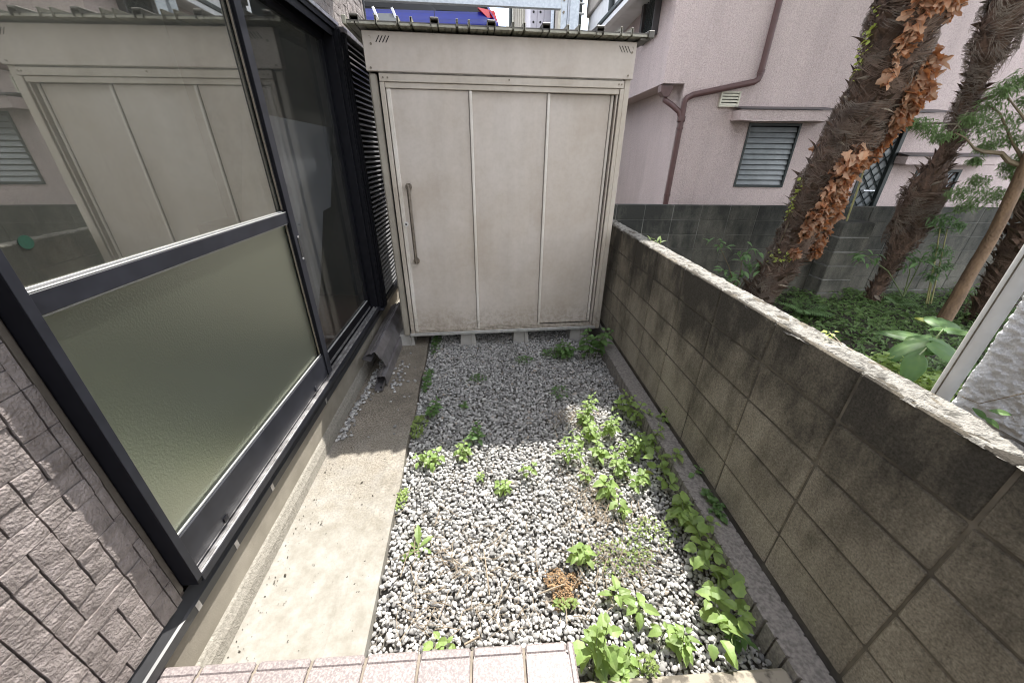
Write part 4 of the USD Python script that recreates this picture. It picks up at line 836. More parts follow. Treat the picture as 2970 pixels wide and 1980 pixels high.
# blue hatchback, seen from the side over the shed roof
car = thing('parked_car', 'glossy blue hatchback parked on the raised deck beyond the shed roof', 'car', (-1.7, 8.2, 2.66))
cz = 2.665; cx = 0.245                                              # ground and rear end
prof = np.array([[0, .30], [.02, .62], [-.03, .86], [-.10, .98], [-.22, 1.16], [-.42, 1.44], [-.80, 1.50], [-1.6, 1.52], [-2.2, 1.46], [-2.95, 1.05], [-3.6, .92], [-3.8, .72], [-3.85, .40], [-3.75, .22]])
def arch(c, r, n=18):
    t = np.linspace(0, np.pi, n); return [(c - r * np.cos(k), .30 + r * np.sin(k)) for k in t]
lower = [(-3.75, .22)] + [(x, z) for x, z in arch(-3.05, .345)] + [(-2.6, .22)] + [(-1.05, .22)] + arch(-0.66, .345) + [(-.1, .22), (0, .30)]
import shapely.geometry as sg
body = sg.Polygon(list(map(tuple, prof)) + lower[1:-1]).buffer(0)
bm = trimesh.creation.extrude_polygon(body, 0.001, engine='earcut')
# skin: rings over the width with tumblehome and rounded shoulders
ring = np.array(body.exterior.coords)[:-1]
ring = np.vstack([np.linspace(ring[i], ring[(i + 1) % len(ring)], 4)[:-1] for i in range(len(ring))])
ys = np.array([0.0, .02, .06, .14, .4, .84, 1.28, 1.54, 1.62, 1.66, 1.68])
rings = []
for y in ys:
    e = min(y, 1.68 - y); s_ = 1 - 0.055 * max(0, 1 - e / 0.14) ** 2
    q = ring.copy(); zc_ = 0.75
    up_ = np.clip((q[:, 1] - 0.85) / 0.6, 0, 1)
    yy2 = 0.84 + (y - 0.84) * (1 - 0.17 * up_) - 0.0
    bul = 0.03 * np.cos(np.clip((q[:, 1] - 0.62) / 0.5, -1, 1) * 1.57) * (1 if y < .84 else -1) * (e < .05)
    crease = 0.020 * np.exp(-((q[:, 1] - (0.93 - 0.05 * q[:, 0])) / 0.05) ** 2) * (1 if y < .84 else -1) * (e < .05)
    q = np.array([-1.9, zc_]) + (q - [-1.9, zc_]) * np.array([s_ ** 0.5, s_])
    rings.append(np.stack([cx + q[:, 0], 7.42 + yy2 - bul - crease, cz + q[:, 1]], 1))
R_ = np.array(rings); R_ = np.concatenate([R_, R_[:, :1]], 1)
sv, sf = grid(R_)
side = []
for ri, flip in ((0, 1), (len(ys) - 1, -1)):
    tri = trimesh.creation.triangulate_polygon(sg.Polygon(ring), engine='earcut')
    side.append((rings[ri][:, :], tri[1]))
tri_v, tri_f = trimesh.creation.triangulate_polygon(sg.Polygon(ring), engine='earcut')
def lift(ri):
    from scipy.spatial import cKDTree
    k = cKDTree(ring).query(tri_v)[1]; return rings[ri][k]
# a finely gridded flank so that the paint bulges and reflects
fx, fz = np.meshgrid(np.linspace(-3.8, 0.0, 180), np.linspace(0.24, 1.0, 50), indexing='ij')
inside = np.array([[body.contains(sg.Point(a, b)) for a, b in zip(r1, r2)] for r1, r2 in zip(fx, fz)])
fy = 7.42 - 0.035 * np.cos(np.clip((fz - 0.60) / 0.5, -1, 1) * 1.57) - 0.022 * np.exp(-((fz - (0.86 + 0.035 * fx)) / 0.035) ** 2) + 0.10 * np.clip((fz - 0.75) / 0.3, 0, 1) ** 2 + 0.10 * np.clip((fx + 0.35) / 0.35, 0, 1) ** 2 - 0.03 * np.exp(-((np.hypot(fx + 0.66, fz - 0.30) - 0.40) / 0.04) ** 2)
gv, gf = grid(np.stack([cx + fx, fy - 0.004, cz + fz], -1))
keep = inside.ravel()[gf].all(1)
bd = obj('body', cat_mesh([(sv, sf), (lift(len(ys) - 1), tri_f)]), 'car_blue', car, smooth=40)
obj('flank', (gv, gf[keep]), 'car_blue', car, smooth=True)
obj('inner_side', (lift(2), tri_f), 'car_black', car)
for yk in (7.45, 8.85):
    for wx in (-0.66, -3.05):
        tq = obj('wheel', mapv(vf(trimesh.creation.torus(0.215, 0.085, 40, 14)), lambda v: np.stack([cx + wx + v[:, 0], yk + 0.09 + v[:, 2], cz + 0.30 + v[:, 1]], 1)), 'car_black', car, smooth=True)
        obj('rim', cat_mesh([cyl((cx + wx, yk + 0.03, cz + 0.30), (cx + wx, yk + 0.15, cz + 0.30), 0.05, 12)] + [mapv(cbox(-0.02, 0.02, 0.04, 0.075, 0.03, 0.20, 0.005), lambda v, t=t: np.stack([cx + wx + v[:, 0] * math.cos(t) - v[:, 2] * math.sin(t), yk + v[:, 1], cz + 0.30 + v[:, 0] * math.sin(t) + v[:, 2] * math.cos(t)], 1)) for t in np.arange(5) * 2 * math.pi / 5]), 'steel_bright', tq, smooth=40)
tl = [(-0.36, 1.04), (-0.10, 1.02), (-0.035, 0.86), (-0.03, 0.80), (-0.10, 0.83), (-0.22, 0.94)]
obj('tail_light', mapv(prism(tl, 1, 0, 0.12), lambda v: np.stack([cx + v[:, 0], 7.40 + v[:, 1] + 0.10 * np.clip((v[:, 0] + 0.35) / 0.35, 0, 1) + 0.01, cz + v[:, 2]], 1)), 'tail_red', car)
obj('bumper', mapv(cbox(-0.16, 0.05, 0, 0.3, 0.40, 0.80, 0.05), lambda v: np.stack([cx + v[:, 0] - 0.1 * (v[:, 2] - .6), 7.49 + v[:, 1], cz + v[:, 2]], 1)), 'paint_white', car, smooth=40)
obj('door_seam', tube([(cx - 1.02, 7.376, cz + 0.98), (cx - 1.03, 7.372, cz + 0.72), (cx - 1.08, 7.374, cz + 0.45)], 0.005, 6), 'car_black', car)
obj('panel_seam', tube([(cx - 0.02 - 0.12, 7.42, cz + 0.88), (cx - 0.20, 7.40, cz + 0.78), (cx - 0.30, 7.392, cz + 0.68)], 0.004, 6), 'car_black', car)
obj('side_window', mapv(prism([(-0.5, 1.02), (-0.55, 1.36), (-1.6, 1.42), (-2.5, 1.05)], 1, 0, 0.01), lambda v: np.stack([cx + v[:, 0], 7.545 + v[:, 1] + 0.12 * (v[:, 2] - 1.0), cz + v[:, 2]], 1)), 'car_black', car)
# grey hood on two pale brackets between shed and car
br = thing('dark_hood', 'dark grey sloping hood on two white brackets over the left shed roof', 'hood', (-1.4, 5.6, 2.7))
A_, B_ = at_y((1080, 37), 5.5), at_y((1141, 47), 5.5)
obj('hood_panel', mapv(cbox(0, 1, 0, 0.16, 0, 0.008, 0.002), lambda v: np.stack([A_[0] + v[:, 0] * (B_[0] - A_[0]) + 0.10 * (v[:, 1] / 0.16), 5.5 - v[:, 1], A_[2] - 0.01 - v[:, 1] * 0.9 + v[:, 2]], 1)), 'window_dark', br)
for (u, v_) in (((1082, 22), (1102, 72)), ((1137, 25), (1158, 76))):
    q0, q1 = at_y(u, 5.52), at_y(v_, 5.40)
    obj('bracket', cat_mesh([tube([q0, q1], 0.017, 4)]), 'paint_white', br)
sp_ = obj('hood_post', box(A_[0] + 0.02, A_[0] + 0.06, 5.52, 5.56, 0.0, A_[2] - 0.02), 'galvanised', br)

# buildings far beyond
cb_ = thing('cream_building', 'cream corrugated building just right of the blue car', 'building', (1.4, 11.0, 0.0))
q0, q1 = at_y((1487, 60), 11.0), at_y((1540, 60), 11.0)
for k in range(8):
    w_k = (q1[0] - q0[0]) / 8
    obj('siding_panel', cbox(q0[0] + k * w_k, q0[0] + (k + 0.9) * w_k, 11.0, 11.05, 1.0, 6.0, 0.01), 'siding_cream', cb_)
obj('wall', box(q0[0], q1[0], 11.06, 14.5, 0.0, 6.0), 'siding_cream', cb_)
obj('corner_pipe', cyl((q0[0] - 0.05, 10.95, 0), (q0[0] - 0.05, 10.95, 6.0), 0.04, 10), 'window_dark', cb_)
gb = thing('grey_building', 'mauve-grey panelled building with rows of small dark holes left of the galvanised post', 'building', (2.0, 9.6, 0.0))
q2, q3 = at_y((1538, 60), 9.6), at_y((1598, 60), 9.6)
for k in range(3):
    w_k = (q3[0] - q2[0]) / 3
    pnl = obj('wall_panel', cbox(q2[0] + k * w_k, q2[0] + (k + 0.97) * w_k, 9.6, 9.65, 1.0, 6.0, 0.004), 'siding_grey', gb)
    if k < 2:
        for zz in np.arange(3.6, 5.0, 0.16):
            obj('hole', cyl((q2[0] + (k + 0.45) * w_k, 9.601, zz), (q2[0] + (k + 0.45) * w_k, 9.596, zz), 0.022, 8), 'dark_gap', pnl)
obj('wall', box(q2[0], q3[0], 9.66, 10.9, 0.0, 6.0), 'siding_grey', gb)
q4 = at_y((1628, 60), 9.3)
ob = thing('narrow_building', 'dark narrow building slice with upright trims beside the galvanised post', 'building', (2.4, 9.3, 0.0))
obj('wall', box(q3[0] + 0.02, q4[0] + 0.4, 9.3, 12.0, 0.0, 6.0), 'window_dark', ob)
for i_, (pxx, mt) in enumerate(((1598, 'galvanised'), (1610, 'eave_beige'), (1618, 'vent_cream'))):
    a_ = at_y((pxx, 60), 9.25); obj('trim', cbox(a_[0], a_[0] + 0.055, 9.24, 9.29, 0.0, 6.0, 0.004), mt, ob)
# white balcony on the side of the pink house, seen from below along its length
wh = thing('white_balcony', 'white panelled balcony with dark lower gutter on the side of the pink house', 'balcony', (2.2, 8.0, 3.7))
XH = 2.10
ez, gz_ = 4.165, 3.77
yn_, yf_ = 6.16, 9.6
for k in range(4):
    ya = yn_ + k * 0.86
    obj('panel', cbox(XH, XH + 0.03, ya, ya + 0.853, gz_ + 0.002, ez, 0.004), 'paint_white', wh)
obj('floor', box(XH + 0.031, 2.6, yn_, yf_, gz_, gz_ + 0.08), 'paint_white', wh)
obj('far_side', cbox(XH + 0.031, 2.6, yf_ - 0.03, yf_, gz_ + 0.081, ez, 0.003), 'paint_white', wh)
obj('top_band', cbox(XH - 0.05, XH + 0.06, yn_, yf_, ez + 0.002, ez + 0.36, 0.01), 'eave_beige', wh)
obj('upper_pipe', cyl((XH - 0.10, yn_, ez + 0.37), (XH - 0.10, yf_, ez + 0.37), 0.05, 12), 'window_dark', wh)
obj('lower_gutter', cbox(XH - 0.09, XH - 0.002, yn_, 8.45, gz_ - 0.035, gz_ + 0.035, 0.012), 'window_dark', wh)
obj('gutter_edge', cbox(XH - 0.07, XH + 0.03, yn_, 8.45, gz_ - 0.11, gz_ - 0.037, 0.004), 'paint_white', wh)
obj('down_pipe', cyl((XH - 0.05, 7.75, gz_ + 0.04), (XH - 0.05, 7.75, ez), 0.045, 12), 'window_dark', wh)

# ------------------------------------------------------------------ gravel
def pebble(seed):
    m = trimesh.creation.icosphere(subdivisions=2, radius=1.0)
    v = np.array(m.vertices); R = np.random.default_rng(seed)
    v = v * (1 + 0.34 * (meshkit.fbm(v * 1.3 + R.uniform(0, 40, 3), 3, seed) - 0.5)[:, None])
    for _ in range(10):                                            # worn flat facets
        n = R.normal(size=3); n /= np.linalg.norm(n); d = R.uniform(0.58, 0.88)
        h = v @ n; v = v - np.where(h > d, (h - d) * 0.85, 0)[:, None] * n
    v = v * [1.0, R.uniform(0.68, 0.86), R.uniform(0.50, 0.66)]
    return v, np.array(m.faces)
def rand_quat(R, n, tilt):
    az = R.uniform(0, 2 * np.pi, n); ax = R.uniform(0, 2 * np.pi, n); t = np.abs(R.normal(0, tilt, n))
    q1 = np.stack([np.cos(az / 2), 0 * az, 0 * az, np.sin(az / 2)], 1)
    q2 = np.stack([np.cos(t / 2), np.sin(t / 2) * np.cos(ax), np.sin(t / 2) * np.sin(ax), 0 * t], 1)
    a, b = q2, q1
    return np.stack([a[:, 0] * b[:, 0] - (a[:, 1:] * b[:, 1:]).sum(1)] + [a[:, 0] * b[:, i] + a[:, i] * b[:, 0] + a[:, 1 + (i % 3)] * b[:, 1 + ((i + 1) % 3)] - a[:, 1 + ((i + 1) % 3)] * b[:, 1 + (i % 3)] for i in (1, 2, 3)], 1)
def scatter(name, protos, mat, pos, scl, quat, idx, **kw):
    path = '/World/' + numbered('/World', name)
    pi = UsdGeom.PointInstancer.Define(stage, path)
    for k, p in enumerate(protos):
        pp = obj('pebble', p, mat, path, smooth=True, local=True)
        pi.CreatePrototypesRel().AddTarget(pp)
    pi.CreateProtoIndicesAttr(Vt.IntArray.FromNumpy(idx.astype(np.int32)))
    pi.CreatePositionsAttr(Vt.Vec3fArray.FromNumpy(pos.astype(np.float32)))
    pi.CreateScalesAttr(Vt.Vec3fArray.FromNumpy(scl.astype(np.float32)))
    pi.CreateOrientationsAttr(Vt.QuathArray([Gf.Quath(float(q[0]), Gf.Vec3h(float(q[1]), float(q[2]), float(q[3]))) for q in quat]))
    tag(pi, **kw)
PEB = [pebble(k) for k in range(10)]
R0 = np.random.default_rng(77)
GRIT = at_z((1629, 1700), 0.0)
def bed_points(sp, keepf, lo, hi):
    xs = np.arange(-0.72, 1.07, sp); ys = np.arange(0.30, 4.35, sp * 0.90)
    X, Y = np.meshgrid(xs, ys, indexing='ij'); X = X + (np.arange(len(ys)) % 2)[None] * sp / 2
    X = (X + R0.uniform(-0.36, 0.36, X.shape) * sp).ravel(); Y = (Y + R0.uniform(-0.36, 0.36, Y.shape) * sp).ravel()
    k = (X > PATH_EDGE(Y) + 0.010) & (X < 1.052) & ~((Y < 0.648) & (X < 0.272)) & ~((Y < 0.612) & (X > 0.262)) & (R0.random(len(X)) < keepf)
    for a, z0, *_ in feet:
        fx_, fy_ = a * SC - 0.09 * SS, 3.35 + a * SS + 0.09 * SC
        k &= ~((np.abs(X - fx_) < 0.085) & (np.abs(Y - fy_) < 0.095))
    dg = np.hypot((X - GRIT[0]) / 0.085, (Y - GRIT[1]) / 0.10)
    k &= (dg > 1) | (R0.random(len(X)) < 0.10)
    X, Y = X[k], Y[k]
    return np.stack([X, Y, R0.uniform(lo, hi, len(X)) + 0.006 * (meshkit.fbm(np.stack([X * 4, Y * 4, X * 0], -1), 2, 6) - 0.5) * 2], 1)
p_a = bed_points(0.0192, 0.97, -0.016, -0.006)
p_b = bed_points(0.0215, 0.60, -0.002, 0.007)
pos = np.vstack([p_a, p_b]); n = len(pos)
size = np.clip(R0.lognormal(math.log(0.0104), 0.24, n), 0.006, 0.021)
scatter('gravel', PEB, 'pebble', pos, np.repeat(size[:, None], 3, 1) * R0.uniform(0.88, 1.14, (n, 3)), rand_quat(R0, n, 0.45), R0.integers(0, 10, n), label='pale grey pebbles spread over the yard between path and kerb', cat='gravel', kind='stuff')
# strays on the path: along the plinth and about the metal profiles
sx, sy = [], []
for _ in range(260):
    y = R0.uniform(1.95, 3.05); sx.append(-1.045 + abs(R0.normal(0, 0.035)) + (0.02 if y > 2.4 else 0)); sy.append(y)
for _ in range(46):
    y = R0.uniform(2.5, 3.0); sx.append(-0.80 + R0.normal(0, 0.03) - 0.03 * (y - 2.7)); sy.append(y)
for _ in range(16):
    sx.append(R0.uniform(-0.95, -0.62)); sy.append(R0.uniform(1.9, 3.2))
sp_xy = np.array([sx, sy]).T; n = len(sp_xy); ss = R0.uniform(0.007, 0.0165, n)
sp_xy[:, 0] = np.maximum(sp_xy[:, 0], -1.035 - K * sp_xy[:, 1] + 0.02)
scatter('stray_pebbles', PEB[:5], 'pebble', np.column_stack([sp_xy, 0.021 + ss * 0.45]), np.repeat(ss[:, None], 3, 1), rand_quat(R0, n, 0.2), R0.integers(0, 5, n), label='loose pebbles strewn on the path along the house plinth', cat='pebbles', kind='stuff')
# specks of dirt and a few stones on the sunlit concrete
n = 240; gx_ = R0.uniform(-1.0, -0.55, n); gy_ = R0.uniform(0.66, 1.9, n); gx_[:110] = -1.03 + np.abs(R0.normal(0, 0.05, 110))
gsz = np.clip(R0.lognormal(math.log(0.0017), 0.5, n), 0.0008, 0.0065)
scatter('path_specks', PEB[:3], 'soil', np.stack([gx_, gy_, 0.0215 + gsz * 0.4], 1), np.repeat(gsz[:, None], 3, 1) * [1.5, 0.9, 0.6], rand_quat(R0, n, 0.2), R0.integers(0, 3, n), label='dark specks of dirt and tiny stones on the sunlit concrete path', cat='dirt', kind='stuff')
# patch of brown grit showing through
n = 900; a = R0.uniform(0, 2 * np.pi, n); r = np.sqrt(R0.uniform(0, 1, n)) * (0.78 + 0.22 * np.sin(3 * a + 0.7) + 0.16 * np.sin(5 * a)) * np.where(R0.random(n) < 0.14, R0.uniform(1.0, 1.7, n), 1)
gpos = np.stack([GRIT[0] + 0.088 * r * np.cos(a), GRIT[1] + 0.105 * r * np.sin(a), R0.uniform(-0.004, 0.004, n) + 0.010 * (1 - r)], 1)
scatter('brown_grit', PEB[:3], 'grit', gpos, np.repeat(np.clip(R0.lognormal(math.log(0.0034), 0.4, n), 0.0016, 0.009)[:, None], 3, 1), rand_quat(R0, n, 1.0), R0.integers(0, 3, n), label='round patch of orange-brown grit showing through the pale pebbles', cat='grit', kind='stuff')

# ------------------------------------------------------------------ leaves
def leaf(L, W, fold=0.25, droop=0.35, serr=0.0, peak=0.34, tipw=1.0, rows=6, twist=0.0):
    """one leaf along +x from its stalk, three vertices per row: 20 triangles"""
    t = np.linspace(0, 1, rows + 1)
    w = np.sin(np.pi * np.clip(t, 0, 1) ** (math.log(0.5) / math.log(peak))) ** 0.85 * W / 2
    w[0] = 0.06 * W; w[-1] = 0.0
    if serr: w = w * (1 + serr * np.where(np.arange(rows + 1) % 2, 1, -1))
    z = -droop * L * t ** 2
    mid = np.stack([t * L * (1 - 0.15 * droop), 0 * t, z], 1)
    up = fold * w
    le = mid + np.stack([0.06 * w, w, up], 1); ri = mid + np.stack([0.06 * w, -w, up], 1)
    v = np.concatenate([np.stack([le[i], mid[i], ri[i]]) for i in range(rows + 1)])
    f = []
    for i in range(rows):
        a = 3 * i
        f += [[a, a + 3, a + 4], [a, a + 4, a + 1], [a + 1, a + 4, a + 5], [a + 1, a + 5, a + 2]]
    return v, np.array(f)
def place(m, org, az, el, roll=0.0):
    v, f = m
    cr, sr = math.cos(roll), math.sin(roll)
    v = np.stack([v[:, 0], v[:, 1] * cr - v[:, 2] * sr, v[:, 1] * sr + v[:, 2] * cr], 1)
    ce, se = math.cos(el), math.sin(el)
    v = np.stack([v[:, 0] * ce - v[:, 2] * se, v[:, 1], v[:, 0] * se + v[:, 2] * ce], 1)
    ca, sa = math.cos(az), math.sin(az)
    return np.stack([v[:, 0] * ca - v[:, 1] * sa, v[:, 0] * sa + v[:, 1] * ca, v[:, 2]], 1) + np.asarray(org), f

def weed(foot, h, pairs, L, label, lean=(0, 0), mat='weed_leaf', group=None, W=0.66, shoots=1, serr=0.10, az0=None, name='weed'):
    """upright weed with toothed leaves in crossed pairs; each leaf is a part"""
    foot = np.asarray(foot, float); R = np.random.default_rng(int(abs(foot[0] * 7919 + foot[1] * 104729 + h * 1e4)) % 2 ** 31)
    t = thing(name, label, 'weed', foot, group)
    shoots = shoots + 1 * (shoots > 2)
    for s in range(shoots):
        f0 = foot + (0 if s == 0 else 1) * np.array([R.normal(0, L * 0.55), R.normal(0, L * 0.45), 0])
        hh = h * (1 if s == 0 else R.uniform(0.45, 0.95)); ln = np.array(lean) + R.normal(0, 0.18, 2)
        zz = np.linspace(0, 1, 6)
        st_ = np.stack([f0[0] + ln[0] * hh * zz ** 1.5, f0[1] + ln[1] * hh * zz ** 1.5, f0[2] - 0.01 + (hh + 0.01) * zz], 1)
        obj('stem', tube(st_, np.linspace(0.0028, 0.0013, 6), 5), 'stem_green', t)
        az = R.uniform(0, np.pi) if az0 is None else az0
        np_ = max(3, int((pairs + 0.3) * (1 if s == 0 else R.uniform(0.55, 0.95))))
        for k in range(np_):
            u = 0.28 + 0.72 * (k + 0.6) / np_
            c = np.array([np.interp(u, zz, st_[:, i]) for i in range(3)])
            g = (0.62 + 0.5 * math.sin(math.pi * min(1, (k + 1.0) / np_) ** 0.8)) if k < np_ - 1 else 0.55
            for q in (0, 1):
                l_ = 0.86 * L * g * R.uniform(0.75, 1.12)
                a = az + q * math.pi + R.normal(0, 0.22)
                e = R.uniform(0.0, 0.45) if k < np_ - 1 else R.uniform(0.35, 0.8)
                st2 = l_ * 0.22
                o = c + st2 * np.array([math.cos(a) * math.cos(e), math.sin(a) * math.cos(e), math.sin(e)])
                lf = place(leaf(l_, l_ * W * R.uniform(0.85, 1.1), R.uniform(0.12, 0.4), R.uniform(0.22, 0.6), serr, 0.33, rows=7), o, a, e - 0.12, R.normal(0, 0.25))
                pet = place((np.array([[0, -0.0008, 0], [st2 + 0.002, -0.0006, 0.0], [st2 + 0.002, 0.0006, 0.0], [0, 0.0008, 0]]), np.array([[0, 1, 2], [0, 2, 3]])), c, a, e)
                obj('leaf', cat_mesh([lf, pet]), mat, t)
            az += math.pi / 2 + R.normal(0, 0.15)
    return t
def mat_weed(foot, rad, n, L, label, mat='weed_leaf_small', h=0.04, name='creeping_weed', W=0.7):
    """low creeping weed of many tiny leaves: one foliage part"""
    foot = np.asarray(foot, float); R = np.random.default_rng(int(abs(foot[0] * 3571 + foot[1] * 7331) * 100) % 2 ** 31)
    t = thing(name, label, 'weed', foot)
    rx, ry = (rad, rad) if np.ndim(rad) == 0 else rad
    ms, stems = [], []
    for _ in range(n):
        a = R.uniform(0, 2 * np.pi); r = math.sqrt(R.random())
        c = foot + [rx * r * math.cos(a), ry * r * math.sin(a), 0.008 + h * (1 - r * r) * R.uniform(0.35, 1.0)]
        l_ = L * R.uniform(0.6, 1.25)
        ms.append(place(leaf(l_, l_ * W, 0.3, R.uniform(0.1, 0.5), 0, 0.45, rows=3), c, R.uniform(0, 6.28), R.uniform(-0.2, 0.7), R.normal(0, 0.3)))
        if R.random() < 0.3:
            q = foot + [rx * r * 0.5 * math.cos(a), ry * r * 0.5 * math.sin(a), -0.005]
            stems.append(tube([q, c], 0.0011, 4, False))
    obj('foliage', cat_mesh(ms), mat, t)
    if stems: obj('stems', cat_mesh(stems), 'stem_green', t)
    return t

fz = lambda x, y, z=0.005: at_z((x, y), z)
KERBROW = 'weeds along the concrete kerb'
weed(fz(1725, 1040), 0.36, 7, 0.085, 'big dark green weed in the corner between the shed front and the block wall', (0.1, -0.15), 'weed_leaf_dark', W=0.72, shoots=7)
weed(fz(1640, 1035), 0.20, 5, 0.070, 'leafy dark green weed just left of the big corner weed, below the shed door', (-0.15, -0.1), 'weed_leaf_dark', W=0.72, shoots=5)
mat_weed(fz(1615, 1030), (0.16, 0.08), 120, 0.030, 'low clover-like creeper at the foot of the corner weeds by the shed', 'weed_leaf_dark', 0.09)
weed(fz(1700, 1215), 0.20, 5, 0.060, 'sunlit weed farthest left in the bright strip, nearest the shed shadow', (0.1, 0), shoots=3)
weed(fz(1842, 1225), 0.24, 6, 0.062, 'tall sunlit weed at the kerb where the bright strip of gravel begins', (0.05, -0.1), shoots=3)
weed(fz(1770, 1262), 0.18, 5, 0.058, 'bushy sunlit weed amid the bright strip, left of the tall kerb weed', (0, 0), shoots=4)
weed(fz(1900, 1262), 0.22, 5, 0.062, 'pale sunlit weed leaning over the kerb below the tall kerb weed', (0.3, -0.1), shoots=3)
weed(fz(1655, 1335), 0.21, 7, 0.068, 'upright weed with narrow pointed leaves, left end of the sunlit clump', (-0.1, 0.05), W=0.30, shoots=3, serr=0.04)
weed(fz(1740, 1330), 0.14, 4, 0.058, 'low sunlit weed right of the narrow-leaved upright weed', shoots=4)
weed(fz(1835, 1322), 0.17, 5, 0.055, 'dense sunlit weed in the middle of the bright clump before the kerb', shoots=4)
weed(fz(1745, 1420), 0.13, 4, 0.075, 'broad flat-leaved pale weed standing alone below the sunlit clump', (0, -0.1), shoots=2)
weed(fz(1690, 1395), 0.11, 4, 0.050, 'small weed between the narrow-leaved upright weed and the broad flat-leaved one', shoots=2)
weed(fz(1930, 1365), 0.19, 5, 0.070, 'broad-leaved weed against the kerb, first below the bright clump', (0.2, -0.1), shoots=2)
weed(fz(1790, 1480), 0.12, 4, 0.060, 'weed with large spreading leaves on brown straw right of the middle of the gravel', (0, -0.1), shoots=2)
weed(fz(1985, 1420), 0.17, 4, 0.068, 'second weed of the kerb row, leaves half over the kerb', (0.15, -0.1), 'weed_leaf_dark', shoots=2)
weed(fz(1960, 1500), 0.15, 4, 0.066, 'kerb weed with drooping leaves left of the shaded creeper on the kerb', (0, -0.15), shoots=3)
weed(fz(2020, 1545), 0.16, 5, 0.072, 'large-leaved kerb weed halfway down the kerb row', (0.1, -0.1), shoots=2)
weed(fz(2050, 1620), 0.14, 4, 0.070, 'kerb weed in full sun just above the notched part of the kerb', (0.15, -0.1), shoots=2)
weed(fz(2085, 1690), 0.13, 4, 0.066, 'kerb weed with bright top leaves beside the pebbles in the wall shadow', (0.1, -0.1), shoots=2)
weed(fz(2110, 1800), 0.15, 4, 0.078, 'lowest big weed of the kerb row, by the notched kerb edge', (0.1, -0.05), shoots=1)
weed(fz(2120, 1850), 0.08, 3, 0.062, 'short weed under the lowest kerb weed, pointing to the landing', (0.1, -0.2), 'weed_leaf_dark', shoots=2)
weed(fz(1855, 1775), 0.10, 4, 0.072, 'pale weed alone on dark pebbles between grit patch and kerb', (0, -0.05), shoots=2)
weed(fz(1672, 1620), 0.10, 4, 0.058, 'weed directly above the orange-brown grit patch', shoots=3)
weed(fz(1735, 1940), 0.24, 5, 0.082, 'bright yellow-green weed at the right end of the tiled step', (-0.05, 0.15), shoots=3)
weed(fz(1800, 1945), 0.13, 5, 0.055, 'bushy weed squeezed between the tiled step and the concrete landing', (0.1, 0.1), shoots=5)
weed(fz(1975, 1880), 0.09, 4, 0.062, 'spreading pale weed on pebbles just above the concrete landing', (0.1, 0), shoots=3)
weed(fz(1468, 1425), 0.09, 4, 0.048, 'small bright weed in the middle of the open gravel', (0, 0), shoots=3)
weed(fz(1527, 1385), 0.14, 4, 0.045, 'slender upright weed on open gravel, right of the small bright weed', (0.05, 0), shoots=2)
weed(fz(1245, 1345), 0.10, 4, 0.058, 'wide pale weed at the path edge where the shed shadow ends', (-0.1, 0), shoots=4)
weed(fz(1335, 1320), 0.11, 4, 0.045, 'weed right of the wide pale path-edge weed, half in shadow', (0, 0), shoots=4)
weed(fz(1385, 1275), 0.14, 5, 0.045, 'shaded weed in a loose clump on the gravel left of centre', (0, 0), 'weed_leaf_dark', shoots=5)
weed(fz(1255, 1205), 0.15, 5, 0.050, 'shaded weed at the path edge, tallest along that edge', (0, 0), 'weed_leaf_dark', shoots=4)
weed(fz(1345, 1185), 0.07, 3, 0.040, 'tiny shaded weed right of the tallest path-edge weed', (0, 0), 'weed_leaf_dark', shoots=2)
weed(fz(1395, 1390), 0.06, 3, 0.032, 'small weed with bright leaves just outside the shed shadow', (0, 0), shoots=2)
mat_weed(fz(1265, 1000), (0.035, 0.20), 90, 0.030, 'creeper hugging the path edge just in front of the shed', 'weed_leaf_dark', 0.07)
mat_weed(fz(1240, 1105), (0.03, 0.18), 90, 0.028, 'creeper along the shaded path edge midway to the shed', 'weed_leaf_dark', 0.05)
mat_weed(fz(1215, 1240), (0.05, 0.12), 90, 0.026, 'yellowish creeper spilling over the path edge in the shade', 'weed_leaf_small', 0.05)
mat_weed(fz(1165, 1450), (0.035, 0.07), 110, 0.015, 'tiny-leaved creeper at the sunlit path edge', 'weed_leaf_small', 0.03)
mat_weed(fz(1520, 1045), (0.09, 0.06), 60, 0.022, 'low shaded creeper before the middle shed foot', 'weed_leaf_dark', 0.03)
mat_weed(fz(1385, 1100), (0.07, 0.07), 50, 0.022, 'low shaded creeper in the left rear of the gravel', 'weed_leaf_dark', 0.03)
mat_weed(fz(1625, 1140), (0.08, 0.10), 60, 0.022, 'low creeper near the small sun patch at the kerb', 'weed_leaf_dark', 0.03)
mat_weed(fz(1640, 1755), (0.06, 0.014), 36, 0.020, 'thin creeper under the orange-brown grit patch', 'weed_leaf_small', 0.015)
mat_weed(fz(1800, 1620), (0.17, 0.10), 200, 0.014, 'wispy fine-leaved weed on straw left of the kerb row', 'weed_leaf_small', 0.05)
mat_weed(fz(1870, 1960), (0.05, 0.06), 110, 0.017, 'small-leaved weed rising behind the bushy weed at the landing', 'weed_leaf_small', 0.14)
mat_weed(fz(1890, 1545), (0.13, 0.09), 110, 0.016, 'fine creeper scattered beside the kerb weeds', 'weed_leaf_small', 0.03)
mat_weed(fz(2070, 1470, .12), (0.03, 0.10), 60, 0.032, 'shaded creeper lying on top of the kerb against the wall', 'weed_leaf_dark', 0.03)
mat_weed(fz(1275, 1870), (0.045, 0.02), 9, 0.042, 'three-leaved weed peeping over the back edge of the tiled step', 'weed_leaf', 0.03)
weed(fz(1805, 1195), 0.20, 5, 0.062, 'sunlit weed behind the tall kerb weed, nearest the far sun patch', (0.1, 0), shoots=3)
weed(fz(1715, 1275), 0.16, 5, 0.060, 'sunlit weed beside the narrow-leaved weed, toward the shed', (0, 0.1), shoots=4)
